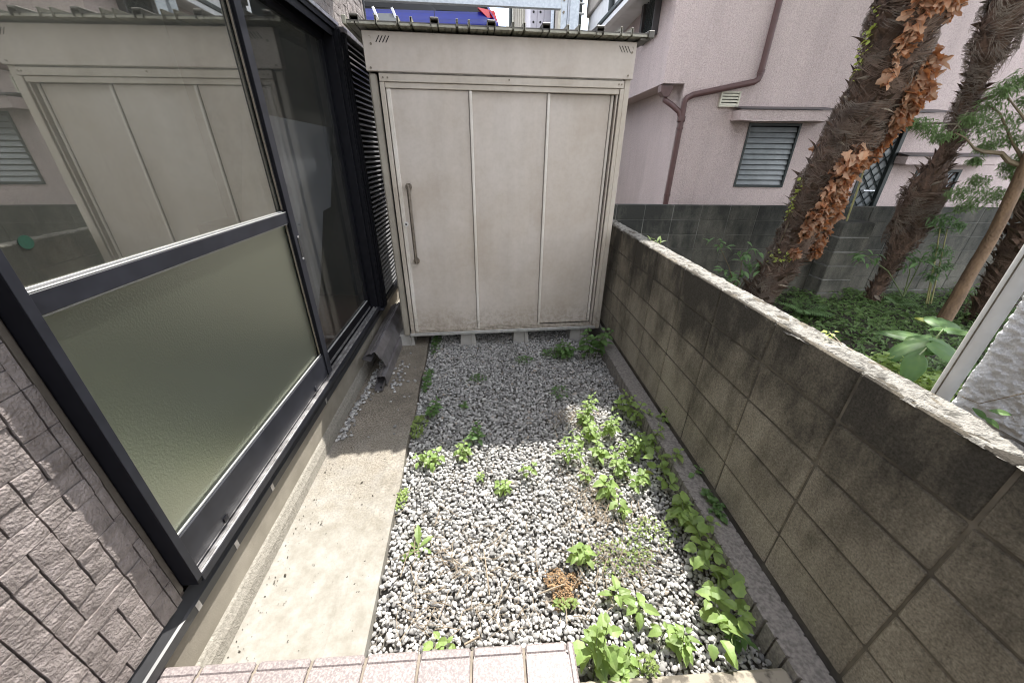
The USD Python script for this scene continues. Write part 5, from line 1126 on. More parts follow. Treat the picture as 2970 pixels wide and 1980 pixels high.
weed(fz(1870, 1300), 0.18, 5, 0.060, 'sunlit weed filling the gap between dense clump and kerb', (0.1, 0), shoots=4)
weed(fz(1790, 1370), 0.13, 5, 0.058, 'sunlit weed at the near edge of the bright clump', (0, -0.1), shoots=4)
weed(fz(1850, 1400), 0.12, 4, 0.056, 'low weed with a few pale leaves below the dense clump', (0.1, -0.1), shoots=3)
weed(fz(1690, 1230), 0.14, 5, 0.055, 'weed half in shadow at the brown straw near the shed shadow', (0, 0), shoots=3)
vk = thing('trailing_vine', 'bright green vine trailing down the inner edge of the concrete kerb', 'vine', fz(2020, 1540))
RV = np.random.default_rng(17)
vp = np.array([at_z(p, 0.10) for p in ((1890, 1290), (1930, 1345), (1965, 1405), (1995, 1470), (2025, 1535), (2052, 1605), (2078, 1675), (2103, 1745), (2128, 1815), (2150, 1870))]); vp[:, 0] -= 0.02
tt = np.linspace(0, 1, len(vp)); vq = np.linspace(0, 1, 60)
vl = np.stack([np.interp(vq, tt, vp[:, i]) for i in range(3)], 1); vl[:, 0] += 0.02 * np.sin(vq * 30); vl[:, 2] += 0.02 * np.sin(vq * 21)
obj('vine_stem', tube(vl, 0.0022, 5), 'stem_green', vk)
for k in range(64):
    c_v = vl[RV.integers(0, 60)] + RV.normal(0, 1, 3) * [0.035, 0.03, 0.018]
    l_ = RV.uniform(0.045, 0.085); a_ = RV.uniform(0, 6.28); e_ = RV.uniform(-0.1, 0.5)
    obj('leaf', place(leaf(l_, l_ * RV.uniform(0.6, 0.8), RV.uniform(0.1, 0.4), RV.uniform(0.25, 0.6), 0.10, 0.34, rows=7), c_v, a_, e_, RV.normal(0, 0.3)), 'weed_leaf', vk)
# rosette of long toothed leaves at the path edge
ro = thing('rosette_weed', 'dandelion-like rosette with long lobed leaves near the path edge', 'weed', fz(1215, 1590))
for k, (a, l_, e) in enumerate(((1.75, 0.115, 0.75), (0.75, 0.085, 0.6), (3.6, 0.11, 0.15), (2.6, 0.08, 0.3), (-0.3, 0.07, 0.3), (4.7, 0.07, 0.2))):
    obj('leaf', place(leaf(l_, l_ * 0.30, 0.35, 0.5, 0.18, 0.62, rows=9), fz(1215, 1590), a, e), 'weed_leaf', ro)
# dry straw and twigs
tw, R2 = [], np.random.default_rng(8)
for (px_, py_, sx_, sy_, n_s, L_s) in ((1700, 1420, .08, .08, 90, .09), (1740, 1500, .10, .10, 110, .11), (1650, 1220, .10, .07, 80, .10), (1380, 1590, .14, .07, 30, .16), (1420, 1690, .12, .08, 30, .16), (1250, 1640, .10, .10, 30, .16), (1200, 1760, .05, .12, 16, .2), (1780, 1640, .12, .08, 90, .12), (1500, 1800, .25, .06, 40, .10), (1820, 1110, .08, .08, 40, .10)):
    c = fz(px_, py_)
    for _ in range(n_s):
        p = c + [R2.normal(0, sx_), R2.normal(0, sy_), 0.014 + abs(R2.normal(0, 0.008))]
        if p[0] > 1.04 or p[0] < PATH_EDGE(p[1]) - 0.06 or (p[1] < 0.66): continue
        a = R2.uniform(0, np.pi); l_ = L_s * R2.uniform(0.25, 1.0); d = np.array([math.cos(a), math.sin(a), R2.normal(0, 0.14)]) * l_ / 2
        b = np.array([-d[1], d[0], 0]) * R2.normal(0, 0.15)
        tw.append(tube([p - d, p + b, p + d], R2.uniform(0.0007, 0.0020), 4, False))
obj('straw', cat_mesh(tw), 'straw', kind='stuff', label='dry straw and twigs scattered over the pebbles', cat='straw')
stt = thing('stick', 'bleached stick lying across the orange-brown grit patch', 'stick', fz(1605, 1705))
q0, q1 = fz(1562, 1722, .018), fz(1640, 1692, .022)
obj('twig', tube([q0, (q0 + q1) / 2 + [0, 0, .003], q1], [.003, .0036, .003], 6), 'straw', stt)
st2 = thing('stick', 'short thick broken stick near the back edge of the tiled step', 'stick', fz(1370, 1860))
obj('twig', tube([fz(1347, 1868, .02), fz(1390, 1845, .024)], [.005, .004], 6), 'straw', st2)
st3 = thing('stick', 'long thin pale twig lying down the gravel near the path', 'stick', fz(1411, 1660))
obj('twig', tube([fz(1403, 1590, .024), fz(1412, 1660, .03), fz(1420, 1725, .024)], [.0024, .003, .0024], 6), 'straw', st3)
df = thing('fallen_leaf', 'yellowing fallen leaf on pebbles by the kerb weeds', 'fallen leaf', fz(1878, 1372))
obj('leaf', place(leaf(0.06, 0.028, 0.3, 0.1, 0, 0.4), fz(1868, 1366, .03), -0.5, 0.1), 'yellow_leaf', df)

# ------------------------------------------------------------------ palms and trees behind the wall
def interp_path(pts, rad, n):
    pts = np.asarray(pts, float); t = np.linspace(0, 1, len(pts)); u = np.linspace(0, 1, n)
    from scipy.interpolate import PchipInterpolator as PI
    return PI(t, pts)(u), PI(t, np.asarray(rad, float))(u)
def trunk_mesh(c, r, n=40, amp=0.12, fy=9, seed=1):
    N = len(c); t = np.gradient(c, axis=0); t /= np.linalg.norm(t, axis=1, keepdims=True)
    u = np.cross(t, [0, 1, 0]); u /= np.linalg.norm(u, axis=1, keepdims=True); w = np.cross(t, u)
    a = np.linspace(0, 2 * np.pi, n, endpoint=False)
    A, Z = np.meshgrid(a, np.arange(N), indexing='xy')
    zz = c[:, 2][:, None]
    h = meshkit.fbm(np.stack([np.cos(A) * 2.2, np.sin(A) * 2.2, np.broadcast_to(zz * fy, A.shape)], -1), 4, seed) - 0.5
    rr = r[:, None] * (1 + amp * 2 * h)
    P = c[:, None] + rr[..., None] * (np.cos(A)[..., None] * u[:, None] + np.sin(A)[..., None] * w[:, None])
    P = np.concatenate([P, P[:, :1]], 1)
    return grid(P[:, ::-1]), (u, w)
def fibres(path, c, r, uw, n, mat, seed, length=(0.10, 0.32), out=0.035, wid=0.0013, parent=None):
    """loose palm fibres: curves that leave the trunk, wrap round it and hang"""
    R = np.random.default_rng(seed); u, w = uw; N = len(c); pts = []
    g = 26; nt = max(1, n // g); n = nt * g; rep = lambda x: np.repeat(x, g)
    sgn = rep(np.where(R.random(nt) < 0.75, 1.0, -1.0))
    k = np.clip(rep(R.integers(0, N - 1, nt)) + np.round(R.normal(0, 1.6, n)).astype(int), 0, N - 2)
    a = rep(R.uniform(0, 2 * np.pi, nt)) + R.normal(0, 0.16, n)
    L = rep(R.uniform(*length, nt)) * R.uniform(0.6, 1.15, n)
    sw = sgn * rep(np.abs(R.normal(0.75, 0.3, nt))) + R.normal(0, 0.16, n); up = rep(R.normal(0.25, 0.55, nt)) + R.normal(0, 0.14, n)
    band = 0.5 + 0.5 * np.sin(c[k, 2] * 9.0 + a * 1.5)
    for s in range(5):
        q = s / 4
        aa = a + sw * q * L / r[k] * 0.7
        z = up * L * q * 0.55 - 0.05 * q * q
        rr = r[k] * 0.98 + out * (0.25 + band) * np.sin(q * np.pi * 0.75) + R.normal(0, 0.004, n)
        kk = np.clip(k + np.round(z / max(1e-3, np.linalg.norm(c[1] - c[0]))).astype(int), 0, N - 1)
        base = c[k] + np.array([0, 0, 1.0]) * z[:, None] + (c[kk] - c[k]) * [1, 1, 0]
        pts.append(base + rr[:, None] * (np.cos(aa)[:, None] * u[k] + np.sin(aa)[:, None] * w[k]))
    pts = np.stack(pts, 1).reshape(-1, 3) - BASE[parent]
    cv = UsdGeom.BasisCurves.Define(stage, parent + '/' + numbered(parent, 'fibre'))
    cv.CreateTypeAttr('linear'); cv.CreateCurveVertexCountsAttr(Vt.IntArray.FromNumpy(np.full(n, 5, np.int32)))
    cv.CreatePointsAttr(Vt.Vec3fArray.FromNumpy(pts.astype(np.float32)))
    cv.CreateWidthsAttr(Vt.FloatArray.FromNumpy((np.tile([1.0, 1.0, 0.9, 0.7, 0.35], n) * np.repeat(R.uniform(0.6, 1.6, n), 5) * 2 * wid).astype(np.float32))); cv.SetWidthsInterpolation('vertex')
    UsdShade.MaterialBindingAPI.Apply(cv.GetPrim()).Bind(LOOK[mat])
    tag(cv, kind='stuff')
def husks(c, r, uw, n, seed, mat, parent, amin=0, amax=2 * np.pi, size=(0.05, 0.13)):
    """torn leaf-base husks standing off the trunk"""
    R = np.random.default_rng(seed); u, w = uw; ms = []
    for _ in range(n):
        k = R.integers(0, len(c)); a = R.uniform(amin, amax)
        d = math.cos(a) * u[k] + math.sin(a) * w[k]; o = c[k] + r[k] * 0.97 * d
        az = math.atan2(d[1], d[0]); l_ = R.uniform(*size)
        ms.append(place(leaf(l_, l_ * R.uniform(0.18, 0.4), 0.5, R.uniform(-0.3, 0.6), 0, 0.3, rows=4), o, az + R.choice([-1, 1]) * R.uniform(0.9, 1.5), R.uniform(-0.7, 1.2), R.normal(0, 0.7)))
    obj('husk', cat_mesh(ms), mat, parent, kind='stuff')

def leaf_bases(c, r, uw, n, seed, mat, parent, size=(0.09, 0.17), wr=(0.35, 0.6)):
    """old leaf bases in a spiral, pointing up the trunk and peeling off at the tip"""
    R = np.random.default_rng(seed); u, w = uw; t = np.gradient(c, axis=0); t /= np.linalg.norm(t, axis=1, keepdims=True); ms = []
    for i in range(n):
        k = int((i + R.uniform(-1.5, 1.5)) / n * (len(c) - 1)); k = min(max(k, 0), len(c) - 1); a = i * 2.4 + R.normal(0, 0.3)
        d = math.cos(a) * u[k] + math.sin(a) * w[k]; side = np.cross(t[k], d)
        l_ = R.uniform(*size); m = leaf(l_, l_ * R.uniform(*wr), R.uniform(-0.7, -0.3), R.uniform(-0.9, 0.1), 0.08, 0.35, rows=5)
        lean_ = R.normal(0.0, 0.5); ax_ = t[k] * math.cos(lean_) + side * math.sin(lean_); ax_ = ax_ * math.cos(.2) + d * math.sin(.2); sd = np.cross(d, ax_); sd /= np.linalg.norm(sd); up_ = np.cross(ax_, sd)
        v = c[k] + r[k] * R.uniform(0.86, 0.98) * d + m[0][:, :1] * ax_ + m[0][:, 1:2] * sd + m[0][:, 2:3] * up_
        ms.append((v, m[1]))
    obj('leaf_base', cat_mesh(ms), mat, parent, kind='stuff')

# palm with a curtain of dead vine leaves
P1 = [(2165, 905, 4.55, .17), (2225, 820, 4.53, .175), (2290, 728, 4.50, .18), (2345, 610, 4.45, .19), (2395, 500, 4.40, .21), (2470, 390, 4.32, .225), (2530, 290, 4.25, .235), (2585, 160, 4.18, .235), (2640, 0, 4.1, .235), (2690, -150, 4.05, .235)]
ax = np.array([at_y((p[0], p[1]), p[2]) for p in P1]); ra = [p[3] for p in P1]
ax = np.vstack([ax, ax[-1] + [0.12, -0.2, 1.2]]); ra = ra + [.2]; c, r = interp_path(ax, ra, 160)
pm1 = thing('palm_tree', 'thick leaning palm trunk covered on its right side with rust-orange dead vine leaves', 'palm tree', c[0])
tm, uw = trunk_mesh(c, r * 0.93, 44, 0.16, 11, 3)
obj('trunk', tm, 'palm_bark', pm1, smooth=True)
fibres('f', c, r, uw, 8500, 'palm_fibre', 21, parent=pm1, out=0.04, length=(0.10, 0.34))
fibres('f', c, r, uw, 3600, 'palm_fibre_grey', 22, parent=pm1, out=0.05, wid=0.0013)
leaf_bases(c, r, uw, 420, 4, 'palm_bark', pm1)
leaf_bases(c, r, uw, 160, 44, 'palm_fibre_grey', pm1, (0.06, 0.13), (0.2, 0.4))
husks(c, r, uw, 260, 14, 'palm_fibre', pm1, size=(0.05, 0.13))
husks(c, r, uw, 90, 5, 'straw', pm1)
vine = thing('dead_vine', 'rust-orange withered vine leaves hanging on the right side of the thick palm trunk', 'vine', c[60] + np.array([0.2, -0.1, 0]))
R3 = np.random.default_rng(31); u_, w_ = uw; dl = []
camd = lambda k: math.atan2(np.dot(CAM - c[k], w_[k]), np.dot(CAM - c[k], u_[k]))
right = np.array(RC[0])
lv_list = []
for i in range(5200):
    k = int(np.clip(R3.beta(1.3, 1.0) * 132, 34, 131))
    zz = c[k, 2]
    # direction: between facing right and facing the camera, denser to the right
    ar = math.atan2(np.dot(right, w_[k]), np.dot(right, u_[k])); ac = camd(k)
    dlt = (ac - ar + np.pi) % (2 * np.pi) - np.pi
    q = R3.choice([abs(R3.normal(0, 0.25)), R3.uniform(0, 0.95), -abs(R3.normal(0, 0.25))], p=[.42, .40, .18])
    if q > 0.95: continue
    a = ar + dlt * q
    d = math.cos(a) * u_[k] + math.sin(a) * w_[k]
    clump = meshkit.noise(np.array([[zz * 2.6, q * 3, 1.0]]), 5)[0]
    if clump < 0.36 + 0.20 * max(0, q) - (0.10 if q < 0.3 else 0): continue
    o = c[k] + d * (r[k] + R3.uniform(0.0, 0.11) * (0.5 + clump) * (1 if q < 0.4 else 0.5)) + [0, 0, R3.normal(0, 0.02)]
    l_ = R3.uniform(0.045, 0.105)
    az = math.atan2(d[1], d[0]) + R3.normal(0, 1.0)
    m = leaf(l_, l_ * R3.uniform(0.55, 0.95), R3.uniform(0.4, 1.3) * R3.choice([1, -1]), R3.uniform(-0.2, 1.1), 0.22, 0.42, rows=6)
    m = place(m, o, az, R3.uniform(-1.5, 0.5), R3.normal(0, 0.9))
    lv_list.append((np.linalg.norm(o - CAM), m))
lv_list.sort(key=lambda t: t[0])
for _, m in lv_list[:300]: obj('leaf', m, 'dead_leaf', vine)
if len(lv_list) > 300: obj('leaf_mass', cat_mesh([m for _, m in lv_list[300:]]), 'dead_leaf', vine, kind='stuff')
obj('vine_stem', tube(c[30:130:6] + 0.2 * (u_[30:130:6] * 0.9), 0.009, 6), 'stem_brown', vine)
# fresh yellow-green vine on the left edge of that trunk and at its waist
gv_ = thing('green_vine', 'small yellow-green ivy leaves climbing the left edge of the thick palm trunk', 'vine', c[20])
ms = []
for i in range(110):
    k = int(np.clip(R3.choice([R3.normal(30, 2), R3.normal(52, 4), R3.normal(112, 4), R3.normal(122, 4)]), 8, 131))
    ar = math.atan2(np.dot(-right, w_[k]), np.dot(-right, u_[k])); ac = camd(k); dlt = (ac - ar + np.pi) % (2 * np.pi) - np.pi
    a = ar + dlt * (R3.uniform(-0.3, 0.18) if k > 38 else R3.uniform(-0.2, 1.7))
    d = math.cos(a) * u_[k] + math.sin(a) * w_[k]
    o = c[k] + d * (r[k] + R3.uniform(0.0, 0.03)); l_ = R3.uniform(0.025, 0.05)
    ms.append(place(leaf(l_, l_ * 0.85, 0.2, 0.3, 0, 0.45, rows=3), o, math.atan2(d[1], d[0]) + R3.normal(0, 0.5), R3.uniform(-0.9, 0.3), R3.normal(0, 0.5)))
obj('foliage', cat_mesh(ms), 'yellow_leaf', gv_)

P2 = [(2480, 960, 4.75, .085), (2525, 870, 4.74, .088), (2568, 795, 4.73, .088), (2600, 735, 4.71, .112), (2640, 660, 4.70, .195), (2652, 615, 4.68, .16), (2690, 540, 4.66, .19), (2722, 480, 4.64, .105), (2760, 415, 4.6, .095), (2800, 320, 4.55, .085), (2838, 220, 4.5, .10), (2882, 120, 4.45, .15), (2930, 10, 4.4, .16), (2990, -130, 4.35, .155)]
ax = np.array([at_y((p[0], p[1]), p[2]) for p in P2]); ax = np.vstack([ax, ax[-1] + [0.05, -0.15, 1.1]]); c2, r2 = interp_path(ax, [p[3] for p in P2] + [.15], 150)
pm2 = thing('palm_tree', 'shaggy dark brown palm trunk with bulging tufts of fibre, right of the thick palm', 'palm tree', c2[0])
tm, uw2 = trunk_mesh(c2, r2 * 0.85, 36, 0.2, 12, 8)
obj('trunk', tm, 'palm_bark', pm2, smooth=True)
fibres('f', c2, r2, uw2, 2600, 'palm_fibre', 41, parent=pm2, length=(0.05, 0.16), out=0.022, wid=0.0015)
fibres('f', c2[36:64], r2[36:64], (uw2[0][36:64], uw2[1][36:64]), 1800, 'palm_fibre', 43, parent=pm2, length=(0.06, 0.18), out=0.05, wid=0.0013)
fibres('f', c2[90:], r2[90:], (uw2[0][90:], uw2[1][90:]), 2200, 'palm_fibre_grey', 42, parent=pm2, length=(0.10, 0.28), out=0.05, wid=0.0013)
fibres('f', c2[46:62], r2[46:62], (uw2[0][46:62], uw2[1][46:62]), 900, 'palm_fibre_grey', 44, parent=pm2, length=(0.10, 0.22), out=0.06, wid=0.0013)
leaf_bases(c2, r2 * 0.95, uw2, 420, 6, 'palm_bark', pm2, (0.06, 0.13))
husks(c2, r2, uw2, 40, 7, 'palm_fibre_grey', pm2)
for (a_, b_) in (((2750, 395), (2808, 320)), ((2745, 360), (2790, 380))):
    q0, q1 = at_y(a_, 4.38), at_y(b_, 4.38)
    obj('dry_strand', tube([q0, (q0 + q1) / 2 + [0.02, 0, 0.03], q1], 0.006, 5), 'straw', pm2)
P4 = [(2845, 945, 4.1, .15), (2880, 860, 4.1, .15), (2935, 760, 4.08, .155), (2985, 660, 4.05, .16), (3040, 540, 4.0, .16), (3120, 330, 3.95, .16), (3200, 100, 3.9, .16)]
ax = np.array([at_y((p[0], p[1]), p[2]) for p in P4]); ax = np.vstack([ax, ax[-1] + [0.05, -0.1, 1.2]]); c4, r4 = interp_path(ax, [p[3] for p in P4] + [.16], 110)
pm4 = thing('palm_tree', 'dark palm trunk at the right edge, partly hidden by the white drainpipe', 'palm tree', c4[0])
tm, uw4 = trunk_mesh(c4, r4 * 0.92, 34, 0.18, 12, 15)
obj('trunk', tm, 'palm_bark', pm4, smooth=True)
fibres('f', c4, r4, uw4, 1800, 'palm_fibre', 51, parent=pm4)
leaf_bases(c4, r4, uw4, 260, 9, 'palm_bark', pm4)
husks(c4, r4, uw4, 14, 10, 'bead_white', pm4, size=(0.04, 0.07))

def fan_crown(par, top, n, L, seed):
    """palm crown: fan leaves of stiff narrow segments on long stalks"""
    R = np.random.default_rng(seed)
    for i in range(n):
        az = 2.4 * i + R.normal(0, 0.2); el = R.uniform(0.05, 1.25); ms = []
        d = np.array([math.cos(az) * math.cos(el), math.sin(az) * math.cos(el), math.sin(el)])
        hub = np.asarray(top) + d * L * 0.75
        ms.append(tube([top, (np.asarray(top) + hub) / 2 + [0, 0, 0.05 * L], hub], [.02, .013, .01], 5, False))
        for k in range(22):
            a = (k - 10.5) / 11 * 2.3
            ms.append(place(leaf(L * 0.7 * (0.75 + 0.25 * math.cos(a)), 0.035, 0.5, R.uniform(0.2, 0.6), 0, 0.3, rows=4), hub, az + a, el - 0.2 + R.normal(0, 0.05), R.normal(0, 0.3)))
        obj('frond', cat_mesh(ms), 'shade_leaf', par)
fan_crown(pm1, c[-1], 22, 1.1, 101); fan_crown(pm2, c2[-1], 20, 1.0, 102); fan_crown(pm4, c4[-1], 18, 1.0, 103)

def cloud(centres, n, L, W, seed, droop=0.4, flat=0.6, elev=(-0.6, 0.5), rows=3):
    R = np.random.default_rng(seed); ms = []
    for _ in range(n):
        c_, rad = centres[R.integers(len(centres))]
        d = R.normal(size=3); d /= np.linalg.norm(d); d *= R.random() ** 0.45 * rad; d[2] *= flat
        l_ = L * R.uniform(0.6, 1.25)
        ms.append(place(leaf(l_, l_ * W, 0.25, droop * R.uniform(0.4, 1.4), 0, 0.4, rows=rows), np.asarray(c_) + d, R.uniform(0, 6.28), R.uniform(*elev), R.normal(0, 0.4)))
    return cat_mesh(ms)
# smooth-barked tree with airy feathery foliage
P3 = [(2715, 960, 3.95, .080), (2760, 890, 3.94, .070), (2810, 800, 3.93, .060), (2870, 700, 3.92, .056), (2925, 590, 3.9, .054), (2975, 480, 3.88, .052), (3040, 330, 3.85, .058), (3110, 130, 3.8, .05)]
ax = np.array([at_y((p[0], p[1]), p[2]) for p in P3]); c3, r3 = interp_path(ax, [p[3] for p in P3], 60)
tr = thing('garden_tree', 'slender tree with a smooth orange-brown leaning trunk and feathery green foliage at the right', 'tree', c3[0])
tm, _u = trunk_mesh(c3, r3, 24, 0.09, 8, 25)
trk = obj('trunk', tm, 'bark_brown', tr, smooth=True)
def branch(pts, ra, par=tr): obj('branch', tube(np.array([at_y((a, b), y) for a, b, y in pts]), ra, 7), 'stem_brown', par)
branch([(2985, 490, 3.88), (2925, 468, 3.95), (2905, 445, 4.0), (2850, 440, 4.02), (2825, 430, 4.05)], [.026, .023, .021, .018, .012])
branch([(2985, 490, 3.88), (2940, 420, 4.0), (2900, 330, 4.05), (2860, 300, 4.1)], [.02, .013, .010, .005])
branch([(2825, 430, 4.05), (2800, 400, 4.08), (2770, 385, 4.1)], [.011, .008, .004])
branch([(3010, 400, 3.86), (2960, 330, 3.95), (2920, 280, 4.0)], [.015, .01, .005])
cl = [((2700, 375), 4.2, .10), ((2675, 360), 4.2, .09), ((2730, 395), 4.2, .08), ((2640, 352), 4.25, .05), ((2840, 380), 4.1, .14), ((2870, 345), 4.1, .13), ((2900, 405), 4.1, .13), ((2820, 345), 4.1, .08), ((2880, 300), 4.1, .10), ((2930, 350), 4.05, .12), ((2950, 400), 4.05, .11), ((2860, 425), 4.1, .08), ((2905, 265), 4.0, .08), ((2940, 245), 4.0, .10), ((2970, 225), 4.0, .10), ((2980, 290), 4.0, .08), ((2830, 465), 4.1, .05),
      ((2780, 560), 4.2, .10), ((2820, 550), 4.2, .13), ((2860, 575), 4.2, .13), ((2800, 595), 4.2, .10), ((2900, 560), 4.2, .10), ((2840, 520), 4.2, .08), ((2945, 500), 4.1, .10), ((2965, 460), 4.0, .09), ((2930, 480), 4.1, .07), ((2960, 560), 4.1, .08)]
obj('crown', cloud([(at_y(p, y), rd) for p, y, rd in [(p, y, rd * 1.2) for p, y, rd in cl]], 7000, 0.050, 0.20, 61, 0.6, 0.70, (-0.7, 0.35)), 'feather_leaf', tr)
# broad-leaved shrub left of the thick palm
shb = thing('broadleaf_shrub', 'glossy broad-leaved shrub against the garden wall left of the thick palm', 'shrub', at_y((2130, 850), 4.75))
R4 = np.random.default_rng(70)
def spray(par, cx_, cy_, Y, n, L, W, spread, mat, el=(-0.5, 0.4), serr=0.06, zsp=None):
    for _ in range(n):
        o = at_y((cx_ + R4.normal(0, spread), cy_ + R4.normal(0, zsp or spread * 0.8)), Y + R4.normal(0, 0.08))
        l_ = L * R4.uniform(0.7, 1.25)
        obj('leaf', place(leaf(l_, l_ * W, 0.3, R4.uniform(0.2, 0.7), serr, 0.42, rows=5), o, R4.uniform(0, 6.28), R4.uniform(*el), R4.normal(0, 0.3)), mat, par)
for (a, b, n) in ((2075, 700, 5), (2105, 720, 7), (2150, 745, 14), (2180, 730, 12), (2200, 760, 14), (2110, 790, 12), (2130, 810, 14), (2160, 780, 10), (2215, 780, 8)):
    spray(shb, a, b, 4.7, n, 0.105, 0.42, 12, 'shade_leaf')
for (a, b) in ((2085, 710), (2155, 740), (2120, 800), (2200, 760)):
    q0, q1 = at_y((2135, 850), 4.75), at_y((a, b), 4.7)
    obj('stem', tube([q0, (q0 + q1) / 2 + [0, 0, .05], q1], [.008, .006, .004], 5), 'stem_brown', shb)
s2_ = thing('sapling', 'sapling with whorls of pointed leaves on both sides of the shaggy palm', 'sapling', at_y((2600, 850), 4.55))
for (a, b, n) in ((2500, 735, 7), (2520, 748, 6), (2545, 745, 6), (2640, 740, 9), (2665, 755, 8), (2690, 735, 6), (2625, 770, 6)):
    spray(s2_, a, b, 4.5, n, 0.12, 0.34, 9, 'shade_leaf', (-0.3, 0.2))
for (a, b) in ((2510, 740), (2640, 750), (2680, 740)):
    q0, q1 = at_y((2620, 860), 4.55), at_y((a, b), 4.5); obj('stem', tube([q0, (q0 + q1) / 2 + [0, 0, .08], q1], [.008, .006, .004], 5), 'stem_green', s2_)
nd = thing('nandina', 'thin upright cane plant with tiers of narrow leaves before the garden wall', 'shrub', at_y((2690, 880), 4.4))
for (p0_, p1_) in (((2692, 880), (2728, 655)), ((2700, 880), (2748, 665)), ((2686, 880), (2722, 700))):
    q0, q1 = at_y(p0_, 4.42), at_y(p1_, 4.38); obj('cane', tube([q0, (q0 + q1) / 2, q1], [.009, .008, .006], 6), 'bamboo_stem', nd)
nc = [((2738, 635), .10), ((2760, 640), .09), ((2715, 640), .08), ((2790, 650), .06), ((2735, 665), .07), ((2725, 720), .09), ((2745, 740), .10), ((2700, 745), .09), ((2720, 780), .10), ((2750, 770), .06), ((2700, 800), .06)]
obj('foliage', cloud([(at_y(p, 4.38), rd) for p, rd in nc], 520, 0.10, 0.16, 81, 0.5, 0.8, (-0.7, 0.5), 4), 'shade_leaf', nd)
# ferns
def frond(par, o, az, L, el, mat='shade_leaf'):
    ms = []; n_f = 15
    for k in range(n_f):
        t = (k + 1) / n_f; p = np.array([L * t * math.cos(el - 0.9 * t * t * 0.8), 0, L * t * math.sin(el) - 0.35 * L * t * t])
        w_l = L * 0.30 * math.sin(math.pi * min(1, t * 0.9 + 0.12)) + 0.008
        for s in (1, -1):
            m = place(leaf(w_l, w_l * 0.22, 0.1, 0.3, 0, 0.35, rows=3), (0, 0, 0), s * 1.2, 0.05)
            ms.append((m[0] + p, m[1]))
    m = cat_mesh(ms); v = m[0]; ca, sa = math.cos(az), math.sin(az)
    obj('frond', (np.stack([v[:, 0] * ca - v[:, 1] * sa, v[:, 0] * sa + v[:, 1] * ca, v[:, 2]], 1) + o, m[1]), mat, par)
f1 = thing('fern', 'arching green fern at the foot of the block pier', 'fern', at_y((2330, 905), 4.35))
for a, L, e in ((0.1, .42, .5), (-0.5, .40, .35), (-1.0, .36, .4), (0.8, .34, .7), (2.6, .30, .6), (-2.2, .30, .5), (1.6, .26, .9)):
    frond(f1, at_y((2325, 900), 4.35), a, L, e)
f2 = thing('fern', 'fern with upright fronds right of the shaggy palm foot', 'fern', at_y((2600, 880), 4.6))
for a, L, e in ((1.2, .40, 1.2), (-0.2, .34, 1.0), (2.8, .30, .8), (-1.4, .3, .6)):
    frond(f2, at_y((2600, 880), 4.6), a, L, e)
# big-leaved plant just behind the wall
bl = thing('big_leaf_plant', 'young plant with huge heart-shaped leaves behind the wall by the white drainpipe', 'plant', at_y((2730, 1120), 1.5) * [1, 1, 0] + [0, 0, -0.15])
bc = at_y((2700, 1000), 1.62)
obj('stem', tube([bc * [1, 1, 0] + [0, 0, -0.2], bc * [1, 1, 0] + [0.01, 0, 0.4], bc + [0, 0, -0.02]], [.014, .012, .009], 8), 'stem_brown', bl)
def heart(L, W, droop):
    t = np.linspace(0, 1, 9); w = W / 2 * (np.sin(np.pi * t ** 0.62) ** 0.75); w[0] = 0.20 * W; w[-1] = 0
    rows_ = []
    for tt, ww in zip(t, w):
        s = np.linspace(-1, 1, 7)
        xb = tt * L - 0.12 * L * (np.abs(s) > 0.2) * (1 - tt) ** 3 * np.abs(s)
        rows_.append(np.stack([xb, s * ww, -droop * L * tt ** 2 - 0.15 * np.abs(s) ** 2 * ww + 0.006 * np.cos(s * 9)], 1))
    return grid(np.array(rows_))
for (p, Y, az, el, L, W, dr_, mt) in (((2735, 955), 1.70, 0.0, .18, .20, .21, .45, 'big_leaf'), ((2705, 990), 1.55, -0.75, -.15, .21, .21, .5, 'big_leaf'), ((2712, 980), 1.66, 3.5, .05, .21, .17, .35, 'big_leaf'), ((2700, 990), 1.60, 3.0, -.2, .22, .16, .45, 'big_leaf'), ((2690, 985), 1.75, 2.4, .2, .21, .15, .3, 'big_leaf'), ((2745, 950), 1.80, 0.8, .3, .21, .18, .4, 'big_leaf'), ((2665, 1030), 1.42, 3.9, -.55, .15, .09, .5, 'big_leaf'), ((2770, 1062), 1.45, 0.2, -.3, .055, .06, .5, 'big_leaf'), ((2740, 945), 1.86, 2.0, .3, .13, .1, .3, 'yellow_leaf')):
    o = at_y(p, Y)
    lf = obj('leaf', place(heart(L, W, dr_), o, az, el, R4.normal(0, 0.12)), mt, bl, smooth=True)
    obj('leaf_stalk', tube([bc + [0, 0, -0.05], (bc + o) / 2 + [0, 0, 0.01], o], 0.0035, 5), 'stem_green', lf)
# sunlit ground vine behind the wall, wall-top sprigs
vv = thing('ground_vine', 'sunlit round-leaved vine sprawling just behind the wall below the big-leaved plant', 'vine', at_y((2640, 1080), 1.3) * [1, 1, 0])
cs = [(at_y((2555 + 40 * k, 1030 + 22 * k + R4.normal(0, 10)), 1.62 - 0.07 * k), 0.09) for k in range(6)] + [(at_y((2600 + 30 * k, 1060 + 16 * k), 1.60 - 0.05 * k), 0.10) for k in range(5)]
obj('foliage', cloud(cs, 330, 0.036, 0.85, 91, 0.3, 0.6, (-0.2, 0.5)), 'weed_leaf', vv)
obj('runner', cat_mesh([tube([p[0] + [0, 0, -0.7], p[0] + [0.03, 0.03, -0.2], p[0]], 0.003, 4, False) for p in cs]), 'stem_brown', vv)
w1 = thing('wall_sprig', 'small sprig growing on the far end of the wall top near the shed', 'sprig', at_y((1905, 705), 2.9))
w1o = at_x((1905, 712), XW + 0.11); w1o[2] = 1.135
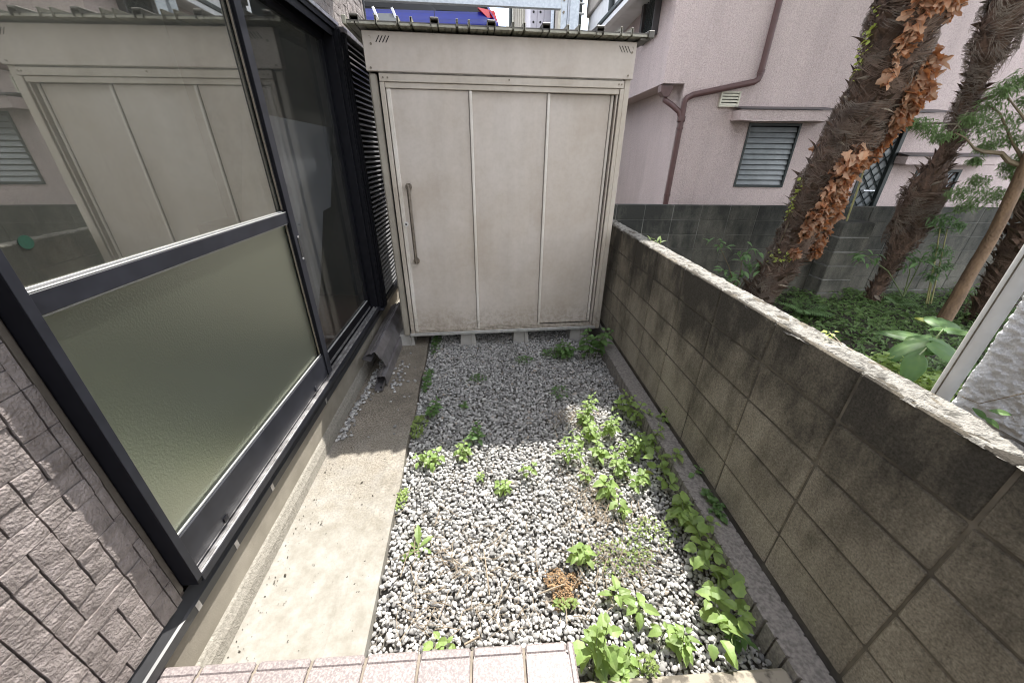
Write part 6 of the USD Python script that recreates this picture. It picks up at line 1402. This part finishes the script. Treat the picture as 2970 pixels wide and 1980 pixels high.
for a, l_, e in ((0.2, .06, .5), (1.0, .07, .9), (2.0, .06, 1.0), (2.9, .08, .5), (0.6, .05, .2), (3.3, .05, .2), (1.5, .06, 1.3), (2.4, .05, .3)):
    obj('leaf', place(leaf(l_, l_ * 0.22, 0.3, 0.4, 0, 0.4, rows=4), w1o + [R4.normal(0, .02), R4.normal(0, .04), 0], a, e), 'weed_leaf', w1)
w2 = thing('wall_sprig', 'tiny yellow-leaved sprig on the middle of the wall top', 'sprig', at_z((2410, 975), 1.135))
for k in range(7):
    obj('leaf', place(leaf(.018, .014, .2, .2, 0, .45, rows=3), at_z((2408 + R4.normal(0, 8), 968 + R4.normal(0, 8)), 1.15), R4.uniform(0, 6), R4.uniform(-.2, .6)), 'yellow_leaf', w2)
obj('stem', tube([at_z((2405, 962), 1.15), at_z((2425, 980), 1.145), at_z((2442, 998), 1.14)], .0015, 4), 'straw', w2)
w3_ = thing('wall_sprig', 'sprig of three dark oval leaves hanging before the white stucco', 'sprig', at_x((2840, 1180), 1.36))
for p, a, e in (((2820, 1182), -1.2, -.3), ((2852, 1208), -1.15, -.25), ((2868, 1190), -0.8, .3)):
    obj('leaf', place(leaf(.040, .019, .2, .2, 0, .5, rows=5), at_x(p, 1.345), a - 0.1, e, 0.5), 'weed_leaf_dark', w3_)
obj('stem', tube([at_x((2790, 1150), 1.33), at_x((2840, 1170), 1.345), at_x((2970, 1140), 1.36)], .0012, 4), 'stem_brown', w3_)
# ground cover
R5 = np.random.default_rng(99); ms = []
n = 30000
X = R5.uniform(1.45, 7.5, n); Y = R5.uniform(0.95, 5.2, n)
den = meshkit.fbm(np.stack([X * 2.2, Y * 2.2, X * 0], -1), 3, 12)
for x, y, d in zip(X, Y, den):
    if d < 0.22 or (x > 1.4 and y < 0.95): continue
    l_ = R5.uniform(0.03, 0.085); z = float(bed_z(x, y)) + R5.uniform(0.0, 0.34) * max(0.15, d - 0.2)
    ms.append(place(leaf(l_, l_ * R5.uniform(0.3, 0.7), 0.3, R5.uniform(0.1, 0.7), 0, 0.4, rows=2), (x, y, z), R5.uniform(0, 6.28), R5.uniform(-0.3, 0.8), R5.normal(0, 0.4)))
obj('ground_cover', cat_mesh(ms), 'ground_leaf', kind='stuff', label='dark low ground cover over the planted bed behind the wall', cat='ground cover')
